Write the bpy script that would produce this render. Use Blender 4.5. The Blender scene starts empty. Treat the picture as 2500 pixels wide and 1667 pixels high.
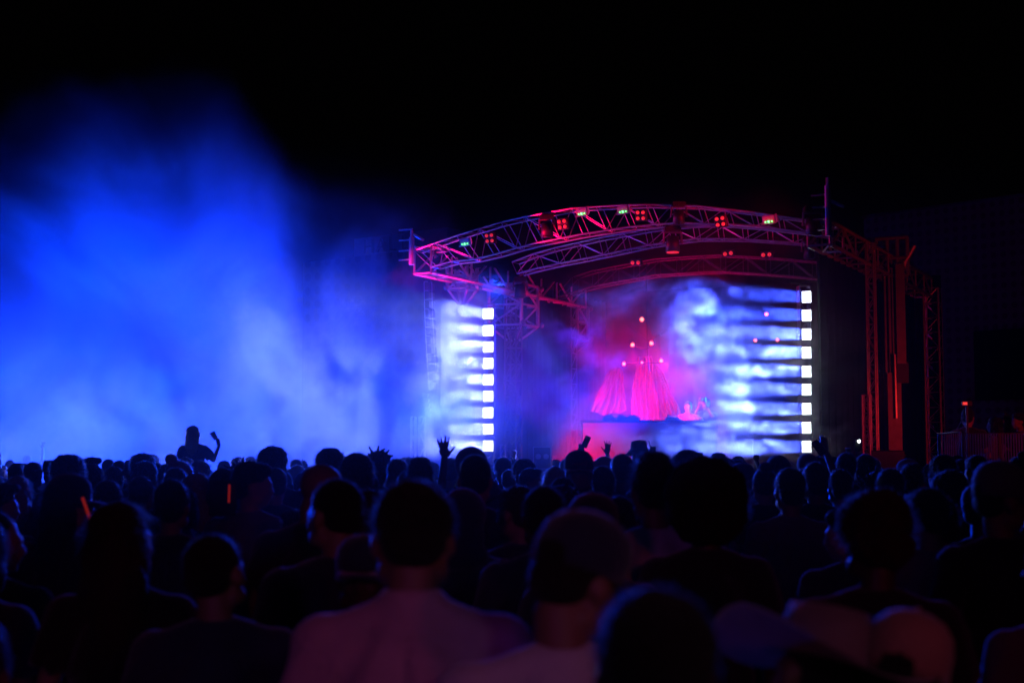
import bpy, bmesh, math, random
from math import radians as R, sin, cos, pi
from mathutils import Vector, Matrix, noise
random.seed(7)
S = bpy.context.scene
COL = S.collection
V = Vector

# ------------------------------------------------------------------ camera
CAMZ = 1.85
F = 3472.0                     # focal length in photograph pixels (50 mm on 36 mm, 2500 px wide)
HOR = 1105.0                   # horizon row in the photograph
PITCH = math.atan((HOR - 833.5) / F)
cam = bpy.data.objects.new('camera', bpy.data.cameras.new('camera'))
COL.objects.link(cam)
cam.location = (0, 0, CAMZ)
cam.rotation_euler = (pi / 2 + PITCH, 0, 0)
cam.data.lens = 50; cam.data.sensor_width = 36
cam.data.clip_start = 0.05; cam.data.clip_end = 600
cam.data.dof.use_dof = True
cam.data.dof.focus_distance = 22.0
cam.data.dof.aperture_fstop = 2.4
S.camera = cam

def ray(px, py):
    """direction with y component 1 through a pixel of the photograph"""
    a, b = (px - 1250) / F, (833.5 - py) / F
    d = V((a, cos(PITCH) - b * sin(PITCH), sin(PITCH) + b * cos(PITCH)))
    return d / d.y
def at(px, py, Y):
    d = ray(px, py) * Y
    return V((d.x, d.y, d.z + CAMZ))

# ------------------------------------------------------------------ world, night sky
w = bpy.data.worlds.new("World"); S.world = w; w.use_nodes = True
bg = w.node_tree.nodes['Background']
bg.inputs['Color'].default_value = (0.5, 0.32, 0.6, 1); bg.inputs['Strength'].default_value = 0.0004
S.view_settings.view_transform = 'Standard'; S.view_settings.look = 'None'
S.view_settings.exposure = 0; S.view_settings.gamma = 1
cy = S.cycles
cy.use_denoising = True
cy.max_bounces = 4; cy.diffuse_bounces = 2; cy.glossy_bounces = 2; cy.transmission_bounces = 2
cy.volume_bounces = 0; cy.transparent_max_bounces = 8
cy.volume_step_rate = 1.0; cy.volume_max_steps = 256
cy.use_light_tree = True
cy.sample_clamp_indirect = 4
cy.caustics_reflective = False; cy.caustics_refractive = False

# stage frame: S0 = foot of the left strobe column, front edge runs along FX, stage faces FN
PL = V((-0.52, 31.0, 0)); PR = V((5.77, 27.8, 0))
FX = (PR - PL).normalized(); FN = V((FX.y, -FX.x, 0))      # FN points to the audience (camera side)
if FN.y > 0: FN = -FN
BEAM = V((-0.8, -0.6, 0)).normalized()

def lamp(name, kind, loc, energy, color, aim=None, **kw):
    l = bpy.data.lights.new(name, kind)
    l.energy = energy; l.color = color
    for k, v in kw.items(): setattr(l, k, v)
    o = bpy.data.objects.new(name, l); COL.objects.link(o); o.location = loc
    if aim is not None:
        o.rotation_euler = (V(aim) - V(loc)).to_track_quat('-Z', 'Y').to_euler()
    return o
# ------------------------------------------------------------------ stage lamps
BLUE = (0.0, 0.036, 1.0)
PALE = (0.17, 0.23, 1.0)
PALER = (0.07, 0.12, 1.0)
PANL = [(at(1192, y, 31.0)) for y in (766, 807, 847, 887, 927, 967, 1007, 1047, 1088)]
PANR = [(at(1969, y, 27.8)) for y in (725, 770, 816, 861, 907, 951, 998, 1044, 1090)]
BEAMR = V((-.93, -.37, 0)).normalized()
for i, p in enumerate(PANL):
    lamp('strobe_light', 'AREA', p + BEAM * 0.07, 70, PALE, p + BEAM * 3, shape='SQUARE', size=0.22, spread=R(26))
for i, p in enumerate(PANR):
    lamp('strobe_light', 'AREA', p + BEAMR * 0.16, 85 if i > 1 else 120, PALER if i > 1 else (.035, .075, 1), p + BEAMR * 3, shape='SQUARE', size=0.22, spread=R(13))
# unseen blue spots added to fill the smoke: two behind it, one per wing
lamp('smoke_fill_light', 'SPOT', (-5.6, 42, 2.4), 190000, BLUE, (-9.2, 29, 4.2), spot_size=R(79), spot_blend=1.0, shadow_soft_size=0.5)
lamp('smoke_fill_light', 'SPOT', (-0.7, 31.3, 2.6), 15000, (.0, .04, 1), (-7, 28.6, 3.3), spot_size=R(70), spot_blend=0.9, shadow_soft_size=0.4)
lamp('smoke_fill_light', 'SPOT', (7.2, 35.5, 3.5), 36000, (.0, .022, 1), (.6, 31.6, 2.9), spot_size=R(38), spot_blend=0.8, shadow_soft_size=0.4)
lamp('smoke_fill_light', 'SPOT', (-14, 42, 2.4), 95000, BLUE, (-13, 29, 4.0), spot_size=R(70), spot_blend=1.0, shadow_soft_size=0.5)
# pale spots added low at the left to whiten smoke and hair rims
lamp('pale_fill_light', 'SPOT', (-10.4, 35, 2.3), 4600, (.20, .28, 1), (-6.8, 18, 1.9), spot_size=R(50), spot_blend=1.0, shadow_soft_size=0.5)
lamp('pale_fill_light', 'SPOT', (-4.6, 35, 2.3), 4600, (.20, .28, 1), (-3.8, 18, 1.9), spot_size=R(50), spot_blend=1.0, shadow_soft_size=0.5)
# red spots in the centre rig
RED = (1.0, 0.0, 0.03)
for x, y in ((1567, 780), (1543, 842), (1590, 838), (1523, 887), (1614, 882)):
    p = at(x, y, 33.5)
    lamp('red_spot_light', 'SPOT', p + V((0, -.05, 0)), 380, (1, 0, .02), at(1560 + (x - 1567) * 2.4, 1110, 35.4), spot_size=R(92), spot_blend=0.9, shadow_soft_size=0.04)
for px, e in ((1490, 110), (1575, 420), (1640, 120)):
    q = at(px, 1075, 33.9); lamp('red_fill_light', 'SPOT', q, e, (1, 0, .012), at(px + 4, 880, 35.0), spot_size=R(95), spot_blend=0.9, shadow_soft_size=0.08)
lamp('red_spot_light', 'SPOT', at(1385, 1098, 31.2), 300, (1, .0, .10), at(1450, 1080, 33), spot_size=R(60), spot_blend=0.9, shadow_soft_size=0.1)
lamp('red_fill_light', 'SPOT', at(1640, 1008, 33.1), 110, (1, .01, .10), at(1690, 995, 34), spot_size=R(60), spot_blend=0.9, shadow_soft_size=0.08)  # added above the counter to lift the performers out of the haze
# red up-lights on the roof trusses and the right hand towers
lamp('red_structure_light', 'SPOT', (5.9, 25.0, 5.9), 620, (1, .0, .03), (-1.5, 29.6, 6.7), spot_size=R(70), spot_blend=0.6, shadow_soft_size=0.1)
lamp('red_structure_light', 'SPOT', (-.2, 28.6, 5.9), 380, (1, .0, .03), (3.2, 28.6, 7.2), spot_size=R(95), spot_blend=0.6, shadow_soft_size=0.1)
lamp('red_structure_light', 'SPOT', (1.6, 29.0, 1.6), 260, (1, .0, .12), (-.6, 32.4, 6.1), spot_size=R(54), spot_blend=0.5, shadow_soft_size=0.1)
lamp('red_structure_light', 'SPOT', (-2.7, 30.0, 5.5), 150, (1, .0, .12), (-.4, 31.6, 6.2), spot_size=R(70), spot_blend=0.6, shadow_soft_size=0.1)
lamp('red_structure_light', 'SPOT', (10.2, 24.6, 2.8), 210, (1, .02, .02), (8.2, 31.0, 5.6), spot_size=R(90), spot_blend=0.5, shadow_soft_size=0.1)
lamp('red_structure_light', 'SPOT', (9.5, 40, 2.2), 60, (1, .02, .05), (19, 58, 6.0), spot_size=R(110), spot_blend=0.8, shadow_soft_size=0.1)  # weak red spot added to bring out the perforated wall
# blue spots added in front of the roof to rim the crowd
lamp('crowd_rim_light', 'SPOT', (-.3, 29.2, 5.3), 9000, (.01, .05, 1), (-2.2, 6, 1.5), spot_size=R(44), spot_blend=0.6, shadow_soft_size=0.12)
lamp('crowd_rim_light', 'SPOT', (5.0, 25.6, 5.6), 1000, (.02, .04, 1), (1.5, 6, 1.5), spot_size=R(44), spot_blend=0.6, shadow_soft_size=0.12)
for x, e in ((-10.6, 800), (-6.6, 900), (-3.0, 400)):  # pale spots added low behind the far heads to rim their hair
    lamp('hair_rim_light', 'SPOT', (x, 27.6, 1.25), e, (.30, .42, 1), (x * .62, 14, 2.3), spot_size=R(110), spot_blend=0.7, shadow_soft_size=0.06)
# dim lamps added near the camera to fill the near crowd
lamp('red_side_fill', 'SPOT', (3.2, -.6, 3.4), 18, (1, .03, .16), (.95, 3, 1.65), spot_size=R(46), spot_blend=0.8, shadow_soft_size=0.2)  # added to redden the hats at the bottom right
lamp('red_side_fill', 'SPOT', (9.8, 17.5, 3.6), 170, (1, .02, .05), (7.6, 22.6, 2.1), spot_size=R(40), spot_blend=0.8, shadow_soft_size=0.1)  # added off to the right to edge the riser people in red
lamp('front_fill_light', 'SPOT', (-1.6, -1.4, 3.0), 26, (.80, .10, .95), (-.45, 3.6, 1.35), spot_size=R(36), spot_blend=0.9, shadow_soft_size=0.25)
lamp('front_fill_light', 'SPOT', (1.6, -1.8, 3.0), 20, (.85, .50, .95), (.25, 3.0, 1.3), spot_size=R(24), spot_blend=0.9, shadow_soft_size=0.25)
lamp('front_fill_light', 'AREA', (5, -5, 6.0), 7, (1, .10, .40), (1, 8, 1.2), shape='DISK', size=1.6)
for px, py, d, e in ((1340, 1100, 34.4, 3600), (1790, 1100, 36.0, 3000)):  # red spots added on the deck to tint the haze magenta
    q = at(px, py, d); q.z = 1.35
    lamp('haze_fill_light', 'SPOT', q, e, (1, 0, .13), at(1575, 860, 35.2), spot_size=R(72), spot_blend=1.0, shadow_soft_size=0.15)
# ------------------------------------------------------------------ materials
def mat(name, col, rough=.6, metal=0.0, emit=None, es=0.0, bump=0.0, bscale=40, spec=.5, sheen=0.0, vary=0.0, vscale=6, trans=0):
    m = bpy.data.materials.new(name); m.use_nodes = True; t = m.node_tree
    b = t.nodes['Principled BSDF']
    b.inputs['Base Color'].default_value = (*col, 1); b.inputs['Roughness'].default_value = rough
    b.inputs['Metallic'].default_value = metal; b.inputs['Specular IOR Level'].default_value = spec
    b.inputs['Sheen Weight'].default_value = sheen
    if trans: b.inputs['Transmission Weight'].default_value = trans
    if emit:
        b.inputs['Emission Color'].default_value = (*emit, 1); b.inputs['Emission Strength'].default_value = es
        m.cycles.emission_sampling = 'NONE' if es < 60 else 'AUTO'
    tc = None
    if vary or bump:
        tc = t.nodes.new('ShaderNodeTexCoord')
    if vary:
        n = t.nodes.new('ShaderNodeTexNoise'); n.inputs['Scale'].default_value = vscale; n.inputs['Detail'].default_value = 5
        t.links.new(tc.outputs['Object'], n.inputs['Vector'])
        r = t.nodes.new('ShaderNodeMapRange'); r.inputs[1].default_value = .3; r.inputs[2].default_value = .7
        r.inputs[3].default_value = 1 - vary; r.inputs[4].default_value = 1 + vary
        mx = t.nodes.new('ShaderNodeVectorMath'); mx.operation = 'SCALE'; mx.inputs[0].default_value = col
        t.links.new(n.outputs[0], r.inputs[0]); t.links.new(r.outputs[0], mx.inputs['Scale']); t.links.new(mx.outputs[0], b.inputs['Base Color'])
    if bump:
        n = t.nodes.new('ShaderNodeTexNoise'); n.inputs['Scale'].default_value = bscale; n.inputs['Detail'].default_value = 4
        t.links.new(tc.outputs['Object'], n.inputs['Vector'])
        u = t.nodes.new('ShaderNodeBump'); u.inputs['Strength'].default_value = bump; u.inputs['Distance'].default_value = .02
        t.links.new(n.outputs[0], u.inputs['Height']); t.links.new(u.outputs[0], b.inputs['Normal'])
    return m
M = {}
M['alu'] = mat('aluminium', (.46, .45, .46), .33, .7, vary=.15, vscale=9)
M['steel'] = mat('dark_steel', (.16, .16, .17), .45, .5, vary=.2)
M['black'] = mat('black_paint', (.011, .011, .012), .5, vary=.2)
M['drape'] = mat('black_drape', (.005, .005, .006), .95, bump=.3, bscale=12, spec=0.02)
M['white_led'] = mat('lit_strobe_leds', (.8, .8, .8), .5, emit=(.82, .9, 1), es=9)
M['red_led'] = mat('lit_red_lens', (.5, .05, .05), .3, emit=(1, .10, .08), es=7)
M['red_bulb'] = mat('red_bulb', (.7, .1, .1), .25, emit=(1, .03, .05), es=.55)
M['green_led'] = mat('lit_green_leds', (.1, .5, .2), .3, emit=(.12, 1, .22), es=5)
M['torch_led'] = mat('lit_phone_torch', (.9, .9, .9), .3, emit=(.9, 1, 1), es=60)
M['cloth_red'] = mat('red_cloth', (.22, .003, .005), .75, bump=.25, bscale=9, sheen=.2)
M['booth'] = mat('booth_panel', (.5, .03, .09), .6, vary=.12, vscale=3)
M['asphalt'] = mat('asphalt', (.045, .045, .047), .9, bump=.4, bscale=60, vary=.25, vscale=2)
M['plate'] = mat('grey_housing', (.35, .36, .45), .5, .2)
M['pa'] = mat('speaker_grille', (.05, .05, .055), .55, .2, vary=.2, vscale=20)

# ------------------------------------------------------------------ mesh helpers
def link(name, bm, m, parent=None, smooth=False):
    me = bpy.data.meshes.new(name)
    bmesh.ops.recalc_face_normals(bm, faces=bm.faces[:])
    bm.to_mesh(me); bm.free()
    for x in (m if isinstance(m, (list, tuple)) else [m]): me.materials.append(x)
    if smooth: me.polygons.foreach_set('use_smooth', [True] * len(me.polygons))
    o = bpy.data.objects.new(name, me); COL.objects.link(o)
    if parent: o.parent = parent
    return o
def tag(o, label, cat, group=None):
    o['label'] = label; o['category'] = cat
    if group: o['group'] = group
    return o
def struct(o): o['kind'] = 'structure'; return o
def empty(name, loc, label, cat, group=None, rz=0):
    o = bpy.data.objects.new(name, None); COL.objects.link(o); o.location = loc; o.rotation_euler.z = rz
    return tag(o, label, cat, group)
def NB(): return bmesh.new()
def box(bm, c, s, rot=None):
    mt = Matrix.Translation(V(c)) @ (rot.to_4x4() if rot else Matrix()) @ Matrix.Diagonal((s[0], s[1], s[2], 1))
    return bmesh.ops.create_cube(bm, size=1, matrix=mt)['verts']
def tube(bm, a, b, r, n=6, r2=None):
    a, b = V(a), V(b); d = b - a
    if d.length < 1e-5: return
    q = d.to_track_quat('Z', 'Y').to_matrix().to_4x4()
    bmesh.ops.create_cone(bm, cap_ends=True, segments=n, radius1=r, radius2=r if r2 is None else r2, depth=d.length, matrix=Matrix.Translation((a + b) / 2) @ q)
def path(bm, pts, r, n=6):
    """one continuous tube through the points"""
    pts = [V(p) for p in pts]; rings = []
    for i, p in enumerate(pts):
        d = (pts[min(i + 1, len(pts) - 1)] - pts[max(i - 1, 0)]).normalized()
        u = d.cross(V((0, 0, 1)) if abs(d.z) < .9 else V((0, 1, 0))).normalized(); v = d.cross(u)
        rr = r[i] if isinstance(r, (list, tuple)) else r
        rings.append([bm.verts.new(p + rr * (cos(2 * pi * k / n) * u + sin(2 * pi * k / n) * v)) for k in range(n)])
    for A, B in zip(rings, rings[1:]):
        for k in range(n): bm.faces.new((A[k], A[(k + 1) % n], B[(k + 1) % n], B[k]))
    bm.faces.new(rings[0][::-1]); bm.faces.new(rings[-1])
def ball(bm, c, r, sub=2, mtx=None):
    rr = r if isinstance(r, (tuple, list)) else (r, r, r)
    mt = (mtx or Matrix()) @ Matrix.Translation(V(c)) @ Matrix.Diagonal((*rr, 1))
    bmesh.ops.create_icosphere(bm, subdivisions=sub, radius=1, matrix=mt)
def truss(name, A, B, off, n, m, label, cat='truss', group=None, rc=.02, rb=.0095, parent_loc=None):
    """box truss: A and B are the polylines of the two front chords, off the vector to the rear pair"""
    A = [V(p) for p in A]; B = [V(p) for p in B]; off = V(off)
    def samp(P, t):
        L = [0]
        for a, b in zip(P, P[1:]): L.append(L[-1] + (b - a).length)
        s = t * L[-1]
        for i in range(len(P) - 1):
            if s <= L[i + 1] + 1e-9:
                return P[i].lerp(P[i + 1], (s - L[i]) / max(1e-9, L[i + 1] - L[i]))
        return P[-1]
    base = V(parent_loc) if parent_loc else V((A[0] + B[0]) / 2)
    root = empty(name, base, label, cat, group)
    ns = max(n, 12) if len(A) > 2 else n
    for P in (A, B):
        for o in (V(), off):
            bm = NB(); path(bm, [samp(P, k / ns) + o - base for k in range(ns + 1)], rc); link('chord', bm, m, root)
    bm = NB()
    a = [samp(A, k / n) - base for k in range(n + 1)]; b = [samp(B, k / n) - base for k in range(n + 1)]
    for o in (V(), off):
        for k in range(n):
            tube(bm, a[k] + o, b[k] + o, rb, 5)
            if k % 2: tube(bm, a[k] + o, b[k + 1] + o, rb, 5)
            else: tube(bm, b[k] + o, a[k + 1] + o, rb, 5)
        tube(bm, a[n] + o, b[n] + o, rb, 5)
    for P in (a, b):
        for k in range(n):
            tube(bm, P[k], P[k] + off, rb, 5)
            tube(bm, P[k], P[k + 1] + off, rb * .9, 5)
    for k in (0, n): tube(bm, a[k], a[k] + off, rb, 5); tube(bm, b[k], b[k] + off, rb, 5)
    link('lattice', bm, m, root)
    return root
def on_plane(px, py, P0, Nn):
    d = ray(px, py); o = V((0, 0, CAMZ))
    k = (V(P0) - o).dot(Nn) / d.dot(Nn)
    return o + d * k
# ------------------------------------------------------------------ ground
bm = NB(); bmesh.ops.create_grid(bm, x_segments=60, y_segments=60, size=150)
for v in bm.verts: v.co.z += .03 * noise.noise(v.co * .05)
g = struct(link('ground', bm, M['asphalt'])); g.location = (0, 90, -.03)

# ------------------------------------------------------------------ stage roof
UX = V((.891, -.453, 0)); WD = V((.453, .891, 0))            # along the stage front / into the stage
FL = V((-2.12, 30.66, 0)); FR = V((5.98, 26.5, 0))
def bay(side, t): return (FL if side < 0 else FR) + WD * t
P1 = FR.copy(); NW = WD.copy()
def arch(t, pts): return [on_plane(x, y, P1 + WD * t, NW) for x, y in pts]
top1 = arch(0, [(1010, 612), (1050, 598), (1130, 570), (1250, 535), (1400, 508), (1550, 499), (1700, 503), (1850, 520), (1960, 536), (2034, 550)])
bot1 = arch(0, [(1052, 652), (1085, 640), (1170, 632), (1290, 597), (1420, 572), (1550, 552), (1650, 544), (1800, 549), (1960, 566), (2034, 580)])
truss('arch_truss', top1, bot1, WD * .38, 17, M['alu'], 'long front arch truss of the stage roof, glowing red above the stage opening', group='arched roof trusses')
top2 = arch(3.0, [(1250, 640), (1320, 613), (1450, 583), (1600, 556), (1700, 548), (1800, 548), (1960, 560), (2060, 585)])
bot2 = arch(3.0, [(1262, 668), (1330, 650), (1450, 627), (1600, 595), (1700, 583), (1800, 583), (1960, 594), (2060, 615)])
truss('arch_truss', top2, bot2, WD * .38, 14, M['alu'], 'second arch truss just behind and below the front arch', group='arched roof trusses')
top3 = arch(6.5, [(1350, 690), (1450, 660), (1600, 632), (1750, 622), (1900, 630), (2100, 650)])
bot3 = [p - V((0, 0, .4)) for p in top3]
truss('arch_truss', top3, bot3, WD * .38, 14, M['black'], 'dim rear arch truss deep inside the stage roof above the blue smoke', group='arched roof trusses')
def zat(side, t, y):      # height of a row of the photograph at that post
    p = bay(side, t); return CAMZ + ray(1250 + F * p.x / p.y, y).z * p.y
def sidebeam(side, t0, t1, zt, zb, n, label):
    a, b = bay(side, t0), bay(side, t1)
    truss('side_truss', [a + V((0, 0, zt)), b + V((0, 0, zt))], [a + V((0, 0, zb)), b + V((0, 0, zb))], UX * (.42 if side < 0 else -.42), n, M['alu'], label, group='side beams of the stage roof', rc=.04, rb=.026)
sidebeam(-1, 0, 8.2, 6.3, 5.72, 9, 'magenta lit side beam of the roof running back from the left roof corner')
sidebeam(1, 0, 10, 6.2, 5.75, 10, 'dim red side beam of the roof running back from the right roof corner')

def tower(side, t, z0, z1, w, label, n=14, group='stage towers', m='alu', rc=.022, shift=0, name='tower_truss'):
    p = bay(side, t) + UX * shift
    a = p - UX * w / 2; b = p + UX * w / 2
    return truss(name, [a + V((0, 0, z0)), a + V((0, 0, z1))], [b + V((0, 0, z0)), b + V((0, 0, z1))], WD * w, n, M[m], label, 'tower', group, rc=rc, rb=.011, parent_loc=p)
def sleeve(side, t, zc, label, w=.62, h=.95, m='alu'):
    """sleeve block that rides on a tower: posts, rails, diagonal struts, pulleys"""
    p = bay(side, t); root = empty('sleeve_block', p + V((0, 0, zc)), label, 'sleeve block', 'tower head blocks')
    bm = NB(); h2 = h / 2; w2 = w / 2
    cs = [(-w2, 0), (w2, 0), (w2, 1), (-w2, 1)]
    P = [UX * c[0] + WD * (c[1] * w) for c in cs]
    bm.free()
    for q in P: bm = NB(); tube(bm, q + V((0, 0, -h2)), q + V((0, 0, h2)), .045, 8); link('post', bm, M[m], root)
    bm = NB()
    for k in range(4):
        a, b = P[k], P[(k + 1) % 4]
        for z in (-h2, 0, h2): tube(bm, a + V((0, 0, z)), b + V((0, 0, z)), .03, 6)
        tube(bm, a + V((0, 0, -h2)), b + V((0, 0, 0)), .026, 6); tube(bm, b + V((0, 0, 0)), a + V((0, 0, h2)), .026, 6)
    link('lattice', bm, M[m], root)
    for z in (-h2 * .9, h2 * .9):
        for q in P:
            bm = NB(); ball(bm, q * 1.12 + V((0, 0, z)), (.07, .07, .07), 2); link('roller', bm, M['steel'], root)
    bm = NB()
    for k in range(4):
        a = P[k] + V((0, 0, -h2)); tube(bm, a, V((0, 0, -h2 - .35)) + WD * w / 2 + (P[k] - WD * w / 2) * .25, .03, 6)
    link('strut', bm, M[m], root)
    return root
tower(-1, 4.4, 0, 5.6, .3, 'left stage tower standing just right of the left strobe column', shift=.1, m='steel')
sleeve(-1, 4.3, 5.45, 'magenta lit head block on the tower beside the left strobe column', w=.9, h=1.0)
sleeve(-1, 1.9, 5.9, 'magenta lit bracket block under the side beam near the left roof corner', w=.5, h=.6)
tower(-1, 7.8, 0, 5.7, .34, 'thin rear left tower inside the stage, seen through violet smoke', m='steel')
sleeve(-1, 7.8, 5.3, 'dark head block on the rear left tower inside the stage', m='steel', w=.7, h=.9)
tower(1, 3.2, 0, 6.2, .16, 'slim red lit tower left of the big lift mast', n=22)
tower(1, 9.85, 0, 5.95, .36, 'free standing red lattice tower in front of the perforated wall', n=16, rc=.03)
tower(1, 2.2, 1.2, 3.0, .14, 'short twin pole truss left of the slim tower above the phone torch', n=10, shift=.1)
# lift mast with its head frame
p = bay(1, 5.4); mast = empty('lift_mast', p, 'big red lit lift mast with stepped columns right of the stage', 'mast')
bm = NB(); box(bm, UX * -.10 + V((0, 0, 4.7)), (.05, .24, 2.4)); box(bm, UX * -.19 + V((0, 0, 4.7)), (.04, .2, 2.4)); box(bm, UX * -.03 + V((0, 0, 4.7)), (.03, .22, 2.4)); link('upper_column', bm, M['steel'], mast)
bm = NB(); box(bm, UX * .14 + V((0, 0, 4.9)), (.2, .24, 2.2)); link('guide_column', bm, M['steel'], mast)
bm = NB(); box(bm, UX * -.04 + V((0, 0, 1.8)), (.3, .3, 3.6)); link('lower_column', bm, M['steel'], mast)
bm = NB(); box(bm, UX * .16 + V((0, 0, 3.6)), (.26, .2, .45)); link('winch_box', bm, M['black'], mast)
bm = NB(); path(bm, [UX * .06 + WD * -.2 + V((0, 0, 4.0)), UX * .07 + WD * -.2 + V((0, 0, 2.6))], .03); link('chain_guard', bm, M['alu'], mast)
bm = NB()
for x in (-.34, -.1, .12, .34): tube(bm, UX * x + V((0, 0, 5.75)), UX * x + V((0, 0, 6.6)), .045, 8)
for z in (5.75, 6.15, 6.6): tube(bm, UX * -.36 + V((0, 0, z)), UX * .36 + V((0, 0, z)), .045, 8)
tube(bm, UX * -.55 + V((0, 0, 6.5)), UX * -.1 + V((0, 0, 5.7)), .05, 8); tube(bm, UX * .5 + V((0, 0, 6.4)), UX * .1 + V((0, 0, 5.7)), .05, 8)
tube(bm, UX * -.5 + V((0, 0, 6.0)), UX * -.05 + V((0, 0, 5.5)), .05, 8)
link('head_frame', bm, M['alu'], mast)
# corner posts above the roof
for sd, lab, h in ((-1, 'short magenta lit corner post sticking up at the left end of the roof', 6.5), (1, 'tall violet corner post with rungs rising above the right end of the roof', 6.85)):
    p = bay(sd, -.12); r0 = empty('corner_post', p + V((0, 0, 5.9)), lab, 'post')
    bm = NB(); tube(bm, (0, 0, 0), (0, 0, h - 5.9), .06, 8); tube(bm, (0, 0, h - 5.9), (0, 0, h - 5.75), .035, 6); link('post', bm, M['plate'], r0)
    for z in (.12, .32, .55, .78): bm = NB(); tube(bm, -UX * .32 + V((0, 0, z)), UX * .02 + V((0, 0, z)), .018, 6); link('rung', bm, M['alu'], r0)
    bm = NB(); tube(bm, UX * .05 + V((0, 0, .66)), UX * .3 + V((0, 0, .52)), .03, 6); link('bracket', bm, M['alu'], r0)
# canopy sheet over the arches: black vinyl
def loft(name, rows, m, smooth=True):
    bm = NB(); R_ = [[bm.verts.new(p) for p in r] for r in rows]
    for a, b in zip(R_, R_[1:]):
        for k in range(len(a) - 1): bm.faces.new((a[k], a[k + 1], b[k + 1], b[k]))
    bmesh.ops.solidify(bm, geom=bm.faces[:], thickness=.02)
    return link(name, bm, m, smooth=smooth)
arc = [(-.2 + k * (8.1 + 1.0) / 16 + 0, 0) for k in range(17)]
rows = []
for t in (.5, 2.6, 5, 7.5, 10.2):
    r = []
    for k in range(21):
        u = k / 20; q = FL + UX * (9.1 * u) + WD * t
        r.append(q + V((0, 0, 6.0 + .98 * sin(pi * u) ** .9 + .02 * sin(u * 40 + t))))
    rows.append(r)
tag(loft('roof_canopy', rows, M['drape']), 'black vinyl canopy stretched over the stage roof arches', 'canopy')
# black curtains
def curtain(a, b, z0, z1, label, amp=.07, n=90, m='drape'):
    a, b = V(a), V(b); d = (b - a).normalized(); nn = V((-d.y, d.x, 0)); rows = []
    for z in (z0, (z0 + z1) / 2, z1):
        rows.append([a.lerp(b, k / n) + V((0, 0, z)) + nn * amp * sin(k * 1.25 + .4 * sin(k * .31)) for k in range(n + 1)])
    return tag(loft('stage_curtain', rows, M[m]), label, 'curtain')
curtain(bay(-1, 10.2) - UX * .3, bay(1, 10.2) + UX * .2, 1.1, 6.3, 'black backdrop curtain closing the rear of the stage behind the smoke')
curtain(bay(-1, 5.0) + UX * .1, bay(-1, 10.2) + UX * .1, 1.1, 6.1, 'black light blocking curtain added at the rear left of the stage behind the thin tower')  # curtain added to keep the blue spots behind the smoke off the canopy
curtain(bay(1, .9) - UX * .45, bay(1, 9.8) - UX * .45, 1.1, 6.1, 'black side curtain hanging right of the right strobe column')
# stage deck
st = empty('stage', (FL + FR) / 2 + WD * 4.5, 'low black stage platform with skirt behind the crowd', 'stage')
def quadbox(bm, P, z0, z1):
    lo = [bm.verts.new((p.x, p.y, z0)) for p in P]; hi = [bm.verts.new((p.x, p.y, z1)) for p in P]
    bm.faces.new(lo[::-1]); bm.faces.new(hi)
    for k in range(4): bm.faces.new((lo[k], lo[(k + 1) % 4], hi[(k + 1) % 4], hi[k]))
C0 = (FL + FR) / 2 + WD * 4.5
P = [q - C0 for q in (bay(-1, 1.6) + UX * .6, bay(1, 1.6) - UX * .3, bay(1, 10) - UX * .3, bay(-1, 10) + UX * .6)]
bm = NB(); quadbox(bm, P, 1.02, 1.12); link('deck', bm, M['black'], st)
rq = at(1690, 1100, 34.4); rq.z = 0; bm = NB(); box(bm, rq - C0 + V((0, 0, 1.195)), (1.9, 1.6, .148)); link('riser', bm, M['black'], st)
P = [q * .985 for q in P]; bm = NB(); quadbox(bm, P, 0.0, 1.018); link('skirt', bm, M['drape'], st)

# ------------------------------------------------------------------ strobe panels on their columns
RB = BEAM.to_track_quat('-Y', 'Z').to_matrix()          # local -Y looks along the beam
FACE = V((-.25, -.97, 0)).normalized(); RF = FACE.to_track_quat('-Y', 'Z').to_matrix()
def panel(p, label, group, sx=.86, sz=.88):
    r = empty('strobe_panel', p, label, 'strobe light', group); r.rotation_euler = RF.to_euler(); r.scale = (sx, 1, sz)
    bm = NB(); v = box(bm, (0, .06, 0), (.28, .1, .28)); bmesh.ops.bevel(bm, geom=bm.edges[:], offset=.012, segments=2, affect='EDGES'); link('housing', bm, M['black'], r)
    bm = NB(); box(bm, (0, -.003, 0), (.235, .02, .235))
    for a in range(9):
        for b in range(9):
            if a in (0, 8) or b in (0, 8): ball(bm, (-.116 + a * .029, -.008, -.116 + b * .029), (.0145, .012, .0145), 1)
    link('lens', bm, M['white_led'], r)
    bm = NB()
    for s in (-1, 1): box(bm, (s * .15, .06, 0), (.012, .03, .16))
    box(bm, (0, .125, 0), (.312, .012, .04)); link('yoke', bm, M['steel'], r)
ORD = ['topmost', 'second from the top', 'third from the top', 'fourth from the top', 'middle', 'fourth from the bottom', 'third from the bottom', 'second from the bottom', 'lowest']
for i, p in enumerate(PANL): panel(p, f'white glowing square strobe, {ORD[i]} of the column beside the white plume', 'strobe panels')
for i, p in enumerate(PANR): panel(p, f'white glowing square strobe, {ORD[i]} of the column at the stage right edge', 'strobe panels', .66, .84)
for P, lab in ((PANL, 'black upright truss carrying the strobe column beside the white plume'), (PANR, 'black upright truss carrying the strobe column at the stage right edge')):
    q = P[4] + V((.03, .22, 0)); a = V((q.x - .1, q.y, 0)); b = V((q.x + .1, q.y, 0)); zt = P[0].z + .25
    truss('strobe_column', [a, a + V((0, 0, zt))], [b, b + V((0, 0, zt))], V((0, .2, 0)), 16, M['steel'], lab, 'truss', 'strobe columns', rc=.018, rb=.008, parent_loc=V((q.x, q.y, 0)))

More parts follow.
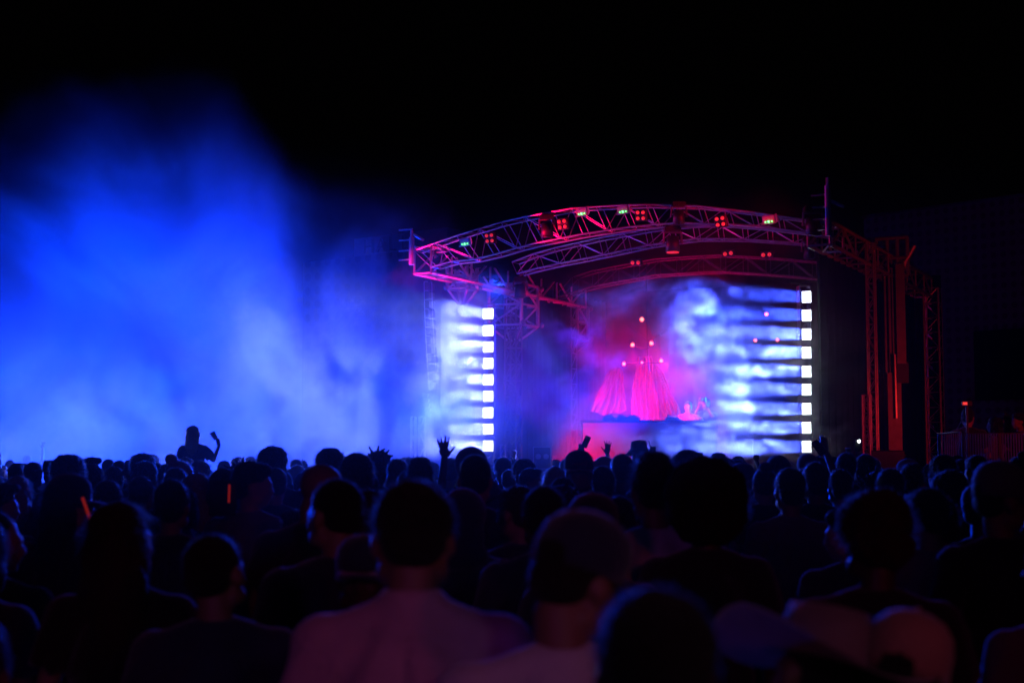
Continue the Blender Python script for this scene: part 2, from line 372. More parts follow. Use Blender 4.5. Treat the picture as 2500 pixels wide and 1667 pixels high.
# ------------------------------------------------------------------ fixtures in the roof
def blinder(px, py, t, label, n=2, s=.105, dim=False):
    p = on_plane(px, py, P1 + WD * t, NW) - WD * .22
    r = empty('blinder_light', p, label, 'blinder', 'four lamp blinders'); r.rotation_euler = (R(12), R(random.uniform(-6, 8)), math.atan2(UX.y, UX.x))
    bm = NB(); box(bm, (0, .05, 0), (s * 2.3, .1, s * (2.3 if n == 2 else 1.2))); bmesh.ops.bevel(bm, geom=bm.edges[:], offset=.01, segments=1, affect='EDGES'); link('housing', bm, M['black'], r)
    for a in (-1, 1):
        for b in ((-1, 1) if n == 2 else (0,)):
            bm = NB(); ball(bm, (a * s * .55, -.012, b * s * .55), (s * .36, .035, s * .36), 2); link('bulb', bm, M['red_bulb'], r, True)
for px, py, lab in ((1207, 585, 'beside the leftmost green lit box'), (1384, 551, 'left of the second green lit box'), (1574, 530, 'right of the third green lit box'), (1767, 545, 'left of the rightmost green lit box')):
    blinder(px, py, 0, f'four lamp red blinder on the front arch {lab}')
for px, py, lab in ((1560, 644, 'hanging below the middle of the second arch'), (1878, 625, 'hanging under the right half of the second arch'), (1785, 622, 'hanging under the second arch left of its twin')):
    blinder(px, py, 5, f'small two lamp red blinder {lab}', 1, .13)
def control_box(px, py, label):
    p = on_plane(px, py, P1, NW) - WD * .25
    r = empty('dimmer_box', p, label, 'control box', 'green lit boxes on the arch'); r.rotation_euler = (R(14), R(-4), math.atan2(UX.y, UX.x))
    bm = NB(); box(bm, (0, 0, .01), (.25, .12, .13)); bmesh.ops.bevel(bm, geom=bm.edges[:], offset=.012, segments=2, affect='EDGES'); link('housing', bm, M['plate'], r)
    bm = NB(); path(bm, [(-.15, -.05, -.075), (.13, -.05, -.075), (.155, -.05, -.05), (.155, -.05, .09)], .018); link('bracket', bm, M['alu'], r)
    for x, s in ((-.06, .010), (0, .02), (.065, .012)):
        bm = NB(); ball(bm, (x, -.07, -.04), (s * (1.6 if x < -.01 else 1), .012, s), 2); link('indicator', bm, M['green_led'], r, True)
for px, py, lab in ((1151, 594, 'leftmost of the four, near the left roof corner'), (1434, 521, 'second along the arch, right of a red blinder'), (1534, 516, 'third, near the crown of the arch'), (1887, 540, 'rightmost, alone near the right post')):
    control_box(px, py, f'small grey box with green indicator lights, {lab}')
def mover(px, py, t, label, s=1.0, lit=True):
    p = on_plane(px, py, P1 + WD * t, NW); r = empty('moving_head', p, label, 'moving head light', 'hanging moving heads')
    bm = NB(); box(bm, (0, 0, .26 * s), (.34 * s, .26 * s, .12 * s)); bmesh.ops.bevel(bm, geom=bm.edges[:], offset=.02, segments=2, affect='EDGES'); link('base', bm, M['black'], r)
    bm = NB(); path(bm, [(-.19 * s, 0, -.05 * s), (-.18 * s, 0, .19 * s), (0, 0, .2 * s), (.18 * s, 0, .19 * s), (.19 * s, 0, -.05 * s)], .03 * s); link('yoke', bm, M['steel'], r)
    bm = NB(); tube(bm, (0, 0, .1 * s), (0, -.03 * s, -.22 * s), .13 * s, 16, .155 * s); link('head', bm, M['black'], r, True)
    bm = NB(); tube(bm, (0, -.03 * s, -.225 * s), (0, -.03 * s, -.245 * s), .13 * s, 16); link('lens', bm, M['red_bulb' if lit else 'black'], r, True)
    return r
mover(1642, 590, .3, 'dark moving head with a glowing red ring hanging from the middle of the arches', .95)
mover(1657, 525, 0, 'dark moving head fixed on the front arch above the one with the red ring', .8, False)
mover(1335, 556, 0, 'dark moving head on the front arch between the two left blinders', .85, False)
mover(1985, 545, 0, 'dark moving head on the front arch beside the right corner post', 1.0, False)
mover(1975, 610, 3, 'dark moving head hanging above the right strobe column', .8, False)
mover(1270, 705, 4, 'dark moving head below the head block of the left tower', .9, False)

# ------------------------------------------------------------------ red spot rig over the booth
rig = at(1578, 770, 34.0)
rr = empty('lighting_rig', rig, 'spindly pole rig holding the red spots above the booth', 'lighting rig')
def rel(px, py, d=34.0): return at(px, py, d) - rig
bm = NB(); path(bm, [rel(1578, 640), rel(1580, 830), rel(1584, 905)], .014); link('pole', bm, M['black'], rr)
for pts in (((1535, 795), (1580, 832), (1655, 795)), ((1536, 845), (1580, 852), (1598, 840)), ((1516, 890), (1567, 886), (1620, 885))):
    bm = NB(); path(bm, [rel(*q) for q in pts], .014); link('crossbar', bm, M['black'], rr)
def spot(px, py, d, s, label, k='red_led', group='small red spots above the booth'):
    p = at(px, py, d); r = empty('spot_light', p, label, 'spotlight', group)
    bm = NB(); tube(bm, (0, 0, 0), (.02, .2, .05), s * 1.5, 12, s); link('can', bm, M['black'], r, True)
    bm = NB(); ball(bm, (0, -.01, 0), (s * 1.05, s * .5, s * 1.05), 2); link('lens', bm, M[k], r, True)
for px, py, s, lab in ((1567, 780, .047, 'topmost glowing red spot of the rig above the booth'), (1544, 842, .044, 'left glowing red spot of the middle pair'), (1590, 838, .044, 'right glowing red spot of the middle pair'),
                       (1523, 888, .038, 'left glowing red spot of the bottom row of three'), (1567, 885, .026, 'small middle red spot of the bottom row of three'), (1614, 881, .042, 'right glowing red spot of the bottom row of three')):
    spot(px, py, 33.6, s, lab)
for px, py, s, lab in ((1871, 767, .04, 'upper dim red spot seen through the beams of the right strobe column'), (1844, 831, .036, 'dim red spot left of its twin behind the right hand beams'), (1898, 830, .036, 'faint red spot closest to the right strobe column')):
    spot(px, py, 34.5, s, lab, 'red_led', 'red spots in the right hand beams')
# red drapes
def drape(name_pts, d, label, seed, nf=7):
    rnd = random.Random(seed); (xa, xb, ya), (xc, xd, yc) = name_pts
    rows = []; n = 44; nr = 18; base = at((xc + xd) / 2, yc, d)
    for j in range(nr + 1):
        v = j / nr; e = v ** .75
        x0 = xa + (xc - xa) * e; x1 = xb + (xd - xb) * e; y = ya + (yc - ya) * v; r = []
        for k in range(n + 1):
            u = k / n; px = x0 + (x1 - x0) * u
            p = at(px, y + 10 * sin(u * pi) * v, d)
            wv = u + .05 * noise.noise(V((u * 3, v * 2, seed * 3))); p.y += (.02 + .07 * v) * sin(wv * nf * 2 * pi + 2.2 * noise.noise(V((u * 4, v * 1.5, seed))) * 2) + .3 * (u - .5) ** 2 + .16 * v * noise.noise(V((u * 7, v * 1.6, seed + 5))) + .05 * noise.noise(V((u * 14, v * 5, seed)))
            p.x += .05 * noise.noise(V((u * 3, v * 3, seed + 9))); p.z += .10 * v * noise.noise(V((u * 4, 3, seed)))
            r.append(p - base)
        rows.append(r)
    o = loft('hanging_drape', rows, M['cloth_red']); o.location = base
    tag(o, label, 'drape', 'red drapes behind the booth')
drape(((1498, 1518, 896), (1440, 1530, 1002)), 35.0, 'red lit pleated drape slanting down, leftmost of the three behind the booth', 1, 6)
drape(((1556, 1592, 870), (1538, 1606, 1034)), 34.8, 'bright red straight drape in the middle of the three behind the booth', 2, 5)
drape(((1588, 1606, 892), (1604, 1664, 1020)), 35.1, 'pink to red drape fanning out, rightmost of the three behind the booth', 3, 6)
# booth
bp = (at(1423, 1030, 33) + at(1750, 1030, 33)) / 2; bp.z = 1.12
bo = empty('performer_booth', bp, 'long booth counter with a red lit front panel in front of the performer', 'booth')
wz = at(1423, 1026, 33).z - 1.12; wd = at(1750, 1030, 33).x - at(1423, 1030, 33).x
bm = NB(); box(bm, (0, -.02, wz / 2 - .03), (wd, .04, wz - .06)); link('front_panel', bm, M['booth'], bo)
bm = NB(); box(bm, (0, .38, wz - .025), (wd + .04, .86, .05)); link('counter_top', bm, M['black'], bo)
for s in (-1, 1): bm = NB(); box(bm, (s * (wd / 2 - .02), .4, wz / 2 - .03), (.04, .796, wz - .062)); link('side_panel', bm, M['black'], bo)
for k, (px, w_) in enumerate(((1487, .3), (1518, .26), (1545, .3), (1640, .3))):
    p = at(px, 1030, 33.3); p.z = 1.12 + wz
    r = empty('media_deck', p, ['flat player deck lying furthest left on the booth counter', 'small mixer box between the two left player decks on the counter', 'flat player deck just left of the middle drape on the counter', 'flat player deck next to the performer on the counter'][k], 'player deck', 'decks on the booth counter')
    bm = NB(); box(bm, (0, 0, .04), (w_, .36, .08)); bmesh.ops.bevel(bm, geom=bm.edges[:], offset=.008, segments=1, affect='EDGES'); link('case', bm, M['steel'], r)
    bm = NB(); tube(bm, (0, 0, .082), (0, 0, .1), .09, 20); link('jog_wheel', bm, M['alu'], r)
    bm = NB(); box(bm, (0, .12, .11), (w_ * .6, .02, .06)); link('display', bm, M['black'], r)

# ------------------------------------------------------------------ sound equipment and side structures
la = at(1052, 700, 32.8); lr = empty('line_array', la, 'long curved line array of speakers hanging left of the stage', 'line array')
pts = [at(1046 + 13 * (k / 12) ** 1.6, 690 + k * 22, 32.8) for k in range(13)]
for k in range(12):
    a, b = pts[k] - la, pts[k + 1] - la; c = (a + b) / 2; d = (b - a)
    rot = Matrix.Rotation(math.atan2(d.x, -d.z), 3, 'Y').inverted() @ Matrix.Rotation(R(-20), 3, 'Z')
    bm = NB(); box(bm, c, (.17, .34, .165), rot); bmesh.ops.bevel(bm, geom=bm.edges[:], offset=.012, segments=1, affect='EDGES'); link('speaker_cabinet', bm, M['pa'], lr)
bm = NB()
for s in (-1, 1): path(bm, [p - la + V((s * .09, -.19, 0)) for p in pts], .008)
for p in pts: tube(bm, p - la + V((-.09, -.19, 0)), p - la + V((.0, -.19, 0)), .007)
link('rigging_frame', bm, M['alu'], lr)
bm = NB(); path(bm, [V((0, 0, .06)), V((-.02, 0, .75))], .01); link('chain', bm, M['steel'], lr)
la = at(1040, 990, 34.0); lr = empty('delay_speaker', la, 'short stack of small pale speakers on top of the left scaffold', 'speaker')
for k in range(5):
    q = at(1038 + 1.7 * k, 966 + 11.5 * k, 34.0) - la
    bm = NB(); box(bm, q, (.15, .2, .1), Matrix.Rotation(R(8 + 4 * k), 3, 'Y')); bmesh.ops.bevel(bm, geom=bm.edges[:], offset=.008, segments=1, affect='EDGES'); link('speaker_cabinet', bm, M['pa'], lr)
def zpix(px, py, d): return at(px, py, d).z
for (xa, xb, yt, lab, d) in ((1003, 1013, 1017, 'pale left half of the scaffold pair under the small speaker stack', 34.6), (1022, 1036, 1017, 'pink lit right half of the scaffold pair under the small speaker stack', 34.0), (1222, 1234, 1085, 'small red scaffold frame at the foot of the left stage tower', 33)):
    a, b = at(xa, 1100, d), at(xb, 1100, d); a.z = b.z = 0; z = zpix(xa, yt, d)
    truss('scaffold_tower', [a, a + V((0, 0, z))], [b, b + V((0, 0, z))], V((0, .3, 0)), 8, M['alu'], lab, 'scaffold', 'small scaffold towers', rc=.02, rb=.009, parent_loc=a)
# amplifier rack by the stage
p = at(1323, 1105, 31); p.z = 1.12; ra = empty('amplifier_rack', p, 'red lit rack case with round fans at the stage edge right of the left strobes', 'rack case')
hh = zpix(1323, 1091, 31) - 1.12
bm = NB(); box(bm, (0, 0, hh / 2), (.38, .4, hh)); bmesh.ops.bevel(bm, geom=bm.edges[:], offset=.015, segments=1, affect='EDGES'); link('case', bm, M['black'], ra)
bm = NB()
for s in (-1, 1): box(bm, (s * .19, -.205, hh / 2), (.02, .02, hh))
for z in (0.02, hh * .45, hh): box(bm, (0, -.205, z), (.4, .02, .018))
link('edge_trim', bm, M['alu'], ra)
for s in (-1, 1):
    bm = NB(); tube(bm, (s * .085, -.2, hh * .76), (s * .085, -.215, hh * .76), .06, 16); link('fan', bm, M['alu'], ra)
    bm = NB(); box(bm, (s * .085, -.21, hh * .25), (.13, .02, .06)); link('handle', bm, M['alu'], ra)
p = at(1838, 1050, 31); p.z = 1.12
ra = empty('speaker_stand', p, 'pink lit square speaker on a stand in the white smoke right of the performer', 'speaker')
bm = NB(); box(bm, (0, 0, at(1838, 1056, 31).z - 1.12), (.18, .2, .22)); link('speaker_cabinet', bm, M['pa'], ra)
bm = NB(); tube(bm, (0, 0, 0), (0, 0, at(1838, 1070, 31).z - 1.13), .02); link('pole', bm, M['alu'], ra)
# equipment box under slim tower, low black riser right of stage
p = bay(1, 2.7) + UX * .25; rb_ = empty('equipment_riser', p, 'dark flat topped riser under the slim right towers behind the phone torch', 'riser')
bm = NB(); box(bm, (0, 0, .95), (.8, .8, 1.9)); bmesh.ops.bevel(bm, geom=bm.edges[:], offset=.02, segments=1, affect='EDGES'); link('body', bm, M['black'], rb_)
bm = NB()
for z in (.3, 1.0, 1.8): box(bm, (0, -.41, z), (.81, .02, .03))
link('edge_trim', bm, M['black'], rb_)

# ------------------------------------------------------------------ buildings
def perf_mat(name, col, cell, rad):
    m = bpy.data.materials.new(name); m.use_nodes = True; t = m.node_tree; b = t.nodes['Principled BSDF']; b.inputs['Roughness'].default_value = .85
    tc = t.nodes.new('ShaderNodeTexCoord'); sc = t.nodes.new('ShaderNodeVectorMath'); sc.operation = 'SCALE'; sc.inputs['Scale'].default_value = 1 / cell
    fr = t.nodes.new('ShaderNodeVectorMath'); fr.operation = 'FRACTION'; sb = t.nodes.new('ShaderNodeVectorMath'); sb.operation = 'SUBTRACT'; sb.inputs[1].default_value = (.5, .5, .5)
    ml = t.nodes.new('ShaderNodeVectorMath'); ml.operation = 'MULTIPLY'; ml.inputs[1].default_value = (1, 0, 1)
    ln = t.nodes.new('ShaderNodeVectorMath'); ln.operation = 'LENGTH'
    t.links.new(tc.outputs['Object'], sc.inputs[0]); t.links.new(sc.outputs[0], fr.inputs[0]); t.links.new(fr.outputs[0], sb.inputs[0]); t.links.new(sb.outputs[0], ml.inputs[0]); t.links.new(ml.outputs[0], ln.inputs[0])
    r = t.nodes.new('ShaderNodeValToRGB'); e = r.color_ramp.elements
    e[0].position = rad; e[0].color = (col[0] * .45, col[1] * .45, col[2] * .45, 1); e[1].position = rad + .06; e[1].color = (*col, 1)
    t.links.new(ln.outputs['Value'], r.inputs[0]); t.links.new(r.outputs[0], b.inputs['Base Color'])
    return m
pm = perf_mat('perforated_facade', (.22, .16, .15), .42, .27)
a, b = at(2120, 1105, 62), at(2560, 1105, 56); a.z = b.z = 0
rz = math.atan2(b.y - a.y, b.x - a.x); L = (b - a).length
bd = empty('perforated_building', a, 'tall dark building with a grid of round holes at the right', 'building', rz=rz)
zt = at(2190, 524, 61).z
bm = NB(); box(bm, (L / 2, .3, zt / 2), (L, .6, zt)); link('facade', bm, pm, bd)
bm = NB(); box(bm, (L / 2, 4.7, zt / 2 - .2), (L, 8.2, zt - .4)); link('block', bm, M['steel'], bd)
bm = NB(); box(bm, (L / 2, .28, zt + .06), (L + .1, .7, .12)); link('parapet', bm, M['steel'], bd)
w0 = at(2382, 810, 58.2); w1 = at(2545, 975, 57)
bm = NB(); box(bm, (L * .82, -.12, (w0.z + w1.z) / 2), (L * .36, .24, w0.z - w1.z)); link('dark_screen_wall', bm, M['drape'], bd)
# hall building behind the smoke on the left
pm2 = perf_mat('perforated_hall_wall', (.045, .045, .045), .5, .26)
a = at(735, 1105, 52); a.z = 0; b = at(1075, 1105, 48); b.z = 0
rz = math.atan2(b.y - a.y, b.x - a.x); L = (b - a).length
hb = empty('hall_building', a, 'pale building with raised letters faint behind the blue smoke', 'building', rz=rz)
z1 = at(800, 632, 51).z; z2 = at(930, 574, 50).z
bm = NB(); box(bm, (L / 2, 3, z1 / 2), (L, 6, z1)); link('facade', bm, pm2, hb)
bm = NB(); box(bm, (L * .66, 1.2, (z1 + z2) / 2 + .01), (L * .66, 1.6, z2 - z1)); link('sign_wall', bm, mat('sign_wall', (.07, .07, .07), .8, vary=.1), hb)
for k, ch in enumerate('HALL'):
    cu = bpy.data.curves.new('letter', 'FONT'); cu.body = ch; cu.size = .72; cu.extrude = .04
    tmp = bpy.data.objects.new('letter', cu); COL.objects.link(tmp)
    dg = bpy.context.evaluated_depsgraph_get(); me = bpy.data.meshes.new_from_object(tmp.evaluated_get(dg))
    bpy.data.objects.remove(tmp); me.materials.clear(); me.materials.append(M['black'])
    o = bpy.data.objects.new('letter', me); COL.objects.link(o); o.parent = hb
    o.location = (L * .41 + k * .60, .35, z1 + .12); o.rotation_euler = (pi / 2, 0, 0); o['label'] = 'dark capital letter ' + ch + ' of the word HALL'

# ------------------------------------------------------------------ barrier fence at the right
def fence(px0, px1, d0, d1, label, n):
    a, b = at(px0, 1105, d0), at(px1, 1105, d1); a.z = b.z = 0; dd = b - a
    zt = at(px0, 1058, d0).z; zb = .35
    r = empty('crowd_barrier', a, label, 'barrier', 'barrier panels on the riser')
    bm = NB(); path(bm, [V((0, 0, zb)), V((0, 0, zt)), dd + V((0, 0, zt)), dd + V((0, 0, zb)), V((.001, 0, zb))], .022); link('frame', bm, M['steel'], r)
    bm = NB()
    for k in range(1, n): tube(bm, dd * (k / n) + V((0, 0, zb)), dd * (k / n) + V((0, 0, zt)), .011, 5)
    link('bar_grille', bm, M['alu'], r)
fence(2292, 2345, 23, 21.5, 'dense vertical bar barrier beside the red lattice tower', 10)
fence(2350, 2440, 21, 21, 'vertical bar barrier in front of the camera operator', 14)
fence(2442, 2535, 21, 21, 'vertical bar barrier running out at the right edge', 14)
p = at(2440, 1105, 22.6); p.z = 0
vr = empty('viewing_riser', p, 'low dark platform carrying the camera operator behind the barrier', 'platform')
bm = NB(); box(bm, (0, 0, .6), (3.2, 2.0, .1)); link('deck', bm, M['black'], vr)
bm = NB()
for x in (-1.5, 0, 1.5):
    for y in (-.9, .9): tube(bm, (x, y, 0), (x, y, .55), .04)
link('support_frame', bm, M['steel'], vr)
# ------------------------------------------------------------------ people
def cap_m(name, col, rough=.85, **k): return mat(name, col, rough, **k)
SKIN = [mat('skin_light', (.42, .26, .19), .5, bump=.12, bscale=120, sheen=.3), mat('skin_tan', (.28, .16, .10), .5, bump=.12, bscale=120), mat('skin_dark', (.10, .055, .035), .45, bump=.12, bscale=120)]
HAIR = {'dark': mat('dark_hair', (.010, .008, .007), .62, sheen=.1, bump=.9, bscale=70, spec=.3), 'brown': mat('brown_hair', (.04, .025, .016), .6, sheen=.1, bump=.9, bscale=70, spec=.35), 'blonde': mat('blonde_hair', (.42, .30, .16), .5, sheen=.2, bump=.9, bscale=60)}
def fuzz_mat(c=(.26, .21, .18)):
    m = bpy.data.materials.new('hair_strands'); m.use_nodes = True; t = m.node_tree; t.nodes.clear()
    o = t.nodes.new('ShaderNodeOutputMaterial'); a = t.nodes.new('ShaderNodeBsdfTranslucent'); b = t.nodes.new('ShaderNodeBsdfAnisotropic'); x = t.nodes.new('ShaderNodeMixShader')
    a.inputs['Color'].default_value = (*c, 1); b.inputs['Color'].default_value = (.16, .14, .12, 1); b.inputs['Roughness'].default_value = .45; x.inputs[0].default_value = .35
    t.links.new(a.outputs[0], x.inputs[1]); t.links.new(b.outputs[0], x.inputs[2]); t.links.new(x.outputs[0], o.inputs[0]); return m
FUZZ = fuzz_mat(); FUZZL = fuzz_mat((.75, .65, .55))
def cloth(name, c): return mat(name, c, .88, bump=.35, bscale=55, sheen=.5, vary=.12, vscale=8)
CL = {'black': cloth('black_shirt', (.015, .015, .017)), 'navy': cloth('navy_shirt', (.02, .03, .07)), 'grey': cloth('grey_shirt', (.16, .16, .17)), 'white': cloth('white_shirt', (.68, .68, .68)),
      'red': cloth('red_shirt', (.30, .03, .03)), 'olive': cloth('olive_shirt', (.06, .07, .04)), 'pink': cloth('pink_shirt', (.60, .36, .42)), 'denim': cloth('denim', (.035, .05, .09)), 'straw': cloth('pale_felt', (.5, .38, .36)),
      'salmon': cloth('salmon_canvas', (.5, .22, .17))}
SHOE = mat('shoe', (.03, .03, .03), .6)
FRAME = mat('glasses_frame', (.04, .04, .05), .15, .3)

def voxel(bm, vs, smooth=3, amp=0.0, fs=6.0, fs2=None, z0=-9):
    """fuse overlapping solids into one continuous skin"""
    me = bpy.data.meshes.new('tmp'); bm.to_mesh(me); bm.free()
    o = bpy.data.objects.new('tmp', me); COL.objects.link(o)
    r = o.modifiers.new('r', 'REMESH'); r.mode = 'VOXEL'; r.voxel_size = vs
    s = o.modifiers.new('s', 'SMOOTH'); s.iterations = smooth; s.factor = .5
    dg = bpy.context.evaluated_depsgraph_get(); dg.update()
    out = bpy.data.meshes.new_from_object(o.evaluated_get(dg))
    bpy.data.objects.remove(o); bpy.data.meshes.remove(me)
    if amp:
        out.update()
        for v in out.vertices:
            if v.co.z > z0:
                q = V((v.co.x * fs, v.co.y * fs, v.co.z * fs * .55))
                v.co += v.normal * amp * (noise.noise(q) + .5 * noise.noise(q * 2.3))
    out.polygons.foreach_set('use_smooth', [True] * len(out.polygons))
    return out
def cone(bm, a, b, r1, r2, n=14):
    tube(bm, a, b, r1, n, r2); ball(bm, a, r1, 2); ball(bm, b, r2, 2)

def head_frame(yaw=0, pitch=0, roll=0, c=(0, .012, 1.512)):
    return Matrix.Translation(V(c)) @ Matrix.Rotation(R(yaw), 4, 'Z') @ Matrix.Rotation(R(pitch), 4, 'X') @ Matrix.Rotation(R(roll), 4, 'Y') @ Matrix.Scale(1.07, 4)
def head(bm, H):
    """head, origin at the top of the neck, face along +Y, crown at .22"""
    b = lambda c, r: ball(bm, c, r, 3, H)
    b((0, -.012, .130), (.074, .094, .088)); b((0, .02, .098), (.068, .076, .075)); b((0, .034, .038), (.052, .058, .048))
    b((0, .070, .010), (.024, .022, .020)); b((0, .088, .044), (.025, .016, .016)); b((0, .080, .118), (.052, .022, .016))
    b((0, .104, .070), (.014, .018, .012)); tube(bm, H @ V((0, .088, .108)), H @ V((0, .108, .074)), .009, 8, .013)
    for s in (-1, 1):
        b((s * .036, .066, .074), (.024, .022, .024)); b((s * .031, .082, .096), (.013, .010, .009))
        b((s * .078, -.006, .088), (.010, .022, .032)); b((s * .055, .02, .03), (.02, .045, .03))
def hand(bm, w, d, up, s=1, kind='open', side=1):
    """w wrist, d direction of the fingers, up the palm normal"""
    d = V(d).normalized(); n = V(up).normalized(); x = d.cross(n).normalized() * side
    Q = lambda a, b, c: V(w) + (x * a + d * b + n * c) * s
    mt = Matrix((( *x,), (*d,), (*n,))).transposed().to_4x4()
    ball(bm, (0, 0, 0), (.040 * s, .048 * s, .016 * s), 3, Matrix.Translation(Q(0, .055, 0)) @ mt)
    ball(bm, (0, 0, 0), (.028 * s, .03 * s, .018 * s), 3, Matrix.Translation(Q(.012, .03, 0)) @ mt)
    L = (.078, .088, .082, .064); off = (.030, .010, -.011, -.031); sp = (.22, .05, -.10, -.28)
    for i in range(4):
        l = L[i] * s; a = sp[i]
        if kind == 'open': curl = (.10, .18, .28)
        elif kind == 'fist': curl = (1.5, 2.9, 3.6)
        elif kind == 'point': curl = (.05, .1, .15) if i == 0 else (1.5, 2.9, 3.6)
        else: curl = (.75, 1.35, 1.8)
        p = Q(off[i], .092, 0)
        for k, (f, c) in enumerate(zip((.45, .32, .23), curl)):
            dr = (d * cos(c) + n * sin(c)) + x * (a if kind == 'open' or (kind == 'point' and i == 0) else a * .3)
            q = p + dr.normalized() * l * f
            cone(bm, p, q, (.0098 - .0011 * k) * s, (.0092 - .0012 * k) * s, 8); p = q
    p = Q(.028, .02, .002); q = Q(.058, .055, .012) if kind == 'open' else Q(.045, .05, .03)
    r = Q(.085, .085, .016) if kind == 'open' else Q(.02, .075, .045)
    cone(bm, p, q, .014 * s, .011 * s, 8); cone(bm, q, r, .011 * s, .009 * s, 8)

LEG = {'stand': (((-.09, 0, .92), (-.10, .02, .50), (-.11, -.01, .09)), ((.09, 0, .92), (.11, .03, .50), (.13, .0, .09)))}
ARM = {  # elbow, wrist, hand direction, palm normal, kind   (right side x>0; mirrored for the left)
    'down': ((.245, -.02, 1.13), (.25, .06, .89), (0, .15, -1), (-1, 0, 0), 'curl'),
    'phone': ((.22, .16, 1.20), (.12, .33, 1.36), (-.2, .4, 1), (-.2, 1, -.3), 'grip'),
    'high': ((.27, .12, 1.62), (.25, .20, 1.90), (.05, .1, 1), (0, 1, 0), 'open'),
    'fisthigh': ((.28, .10, 1.60), (.22, .16, 1.86), (0, .1, 1), (0, 1, 0), 'fist'),
    'pointhigh': ((.27, .12, 1.60), (.23, .18, 1.86), (0, .1, 1), (0, 1, 0), 'point'),
    'griphigh': ((.27, .14, 1.58), (.20, .24, 1.82), (0, .15, 1), (0, 1, -.1), 'grip'),
    'cup': ((.30, .10, 1.20), (.37, .17, 1.44), (-.35, .1, 1), (-.3, 1, 0), 'grip'),
    'mix': ((.32, .04, 1.22), (.26, .31, 1.345), (0, 1, -.1), (0, -.1, -1), 'curl'),
    'desk': ((.30, .10, 1.16), (.27, .34, 1.03), (0, 1, -.3), (0, -.3, -1), 'curl'),
    'bend': ((.23, .06, 1.13), (.10, .26, 1.18), (-.8, .6, .2), (0, .3, 1), 'curl'),
    'camera': ((.22, .18, 1.32), (.08, .22, 1.56), (-.3, .3, 1), (-.6, .6, 0), 'grip')}
def arm_pts(side, k):
    e, w_, d, n, kd = ARM[k]; f = lambda p: V((p[0] * side, p[1], p[2]))
    return f((.182, -.005, 1.378)), f(e), f(w_), f(d), f(n), kd
def body(name, H, arms=('down', 'down'), vs=.011, sit=False):
    bm = NB(); head(bm, H)
    nb = H @ V((0, -.02, .03))
    cone(bm, (0, -.012, 1.40), nb, .062, .054); ball(bm, (0, -.03, 1.41), (.10, .06, .05), 3)
    ball(bm, (0, 0, .95), (.165, .115, .12), 3); ball(bm, (0, 0, 1.10), (.140, .10, .15), 3); ball(bm, (0, .0, 1.27), (.165, .112, .17), 3); ball(bm, (0, -.01, 1.33), (.170, .09, .085), 3)
    LG = LEG['stand'] if not sit else (((-.09, .02, .92), (-.16, .36, .90), (-.17, .40, .48)), ((.09, .02, .92), (.16, .36, .90), (.17, .40, .48)))
    for h, k, f in LG:
        cone(bm, h, k, .085, .055); cone(bm, k, f, .055, .040); ft = V(f)
        cone(bm, ft + V((0, -.02, -.05)), ft + V((0, .15, -.06)), .035, .03)
    for side, k in ((-1, arms[0]), (1, arms[1])):
        s, e, w_, d, n, kd = arm_pts(side, k)
        ball(bm, s, .062, 3); cone(bm, s, e, .050, .040); cone(bm, e, w_, .040, .027); hand(bm, w_, d, n, 1.0, kd, side)
    return voxel(bm, vs, 2)
def shirt(arms=('down', 'down'), long=False, vs=.014, hood=False, H=None, r=1.0):
    bm = NB()
    ball(bm, (0, 0, .98), (.182, .130, .15), 3); ball(bm, (0, 0, 1.10), (.165, .122, .17), 3); ball(bm, (0, 0, 1.25), (.184, .130, .19), 3); ball(bm, (0, -.012, 1.31), (.19, .103, .095), 3)
    ball(bm, (0, -.028, 1.405), (.105, .072, .058), 3); tube(bm, (0, -.012, 1.40), (0, -.012, 1.505 if long else 1.478), .088, 18, .068)
    for side, k in ((-1, arms[0]), (1, arms[1])):
        s, e, w_, d, n, kd = arm_pts(side, k); s = s + V((side * .004, 0, -.004)); ball(bm, s, .074, 3)
        cone(bm, V((side * .04, -.02, 1.44)), s + V((side * -.03, 0, .008)), .052, .062)
        if long: cone(bm, s, e, .070, .055); cone(bm, e, e.lerp(w_, .93), .055, .040)
        else: tube(bm, s, s.lerp(e, .75), .074, 16, .070)
    if hood:
        for q, rr in (((0, -.03, .13), (.105, .115, .115)), ((0, -.05, .03), (.10, .10, .09)), ((0, -.07, -.05), (.12, .08, .07))): ball(bm, q, rr, 3, H)
    me = voxel(bm, vs, 5)
    sd = hash(str(arms)) % 7 if False else len(str(arms)) % 7
    for v in me.vertices:      # cloth folds: long pulls from the shoulders and shorter wrinkles at waist and sleeve
        c = v.co
        f = noise.noise(V((c.x * 13 + c.z * 3.5 * (1 if c.x > 0 else -1), c.y * 9, c.z * 2.6 + sd))); g2 = noise.noise(V((c.x * 9, c.y * 9 + 5, c.z * 15)))
        a = min(1, max(0, (1.44 - c.z) / .1))
        v.co += v.normal * a * (.016 * (1 - abs(f) * 2.2) + .006 * g2 * (1.4 if c.z < 1.15 else .6))
    return me
def trousers(sit=False):
    bm = NB(); ball(bm, (0, 0, .95), (.172, .122, .10), 3)
    LG = LEG['stand'] if not sit else (((-.09, .02, .92), (-.16, .36, .90), (-.17, .40, .48)), ((.09, .02, .92), (.16, .36, .90), (.17, .40, .48)))
    for h, k, f in LG: cone(bm, h, k, .095, .070); tube(bm, k, f, .070, 14, .058); ball(bm, k, .07, 2)
    return voxel(bm, .018, 2, .012, 8)
def shoes():
    bm = NB()
    for s in (-1, 1):
        f = V(LEG['stand'][0 if s < 0 else 1][2]); cone(bm, f + V((0, -.03, -.05)), f + V((0, .16, -.055)), .046, .038)
        box(bm, f + V((0, .06, -.085)), (.085, .27, .02))
    return voxel(bm, .012, 1)

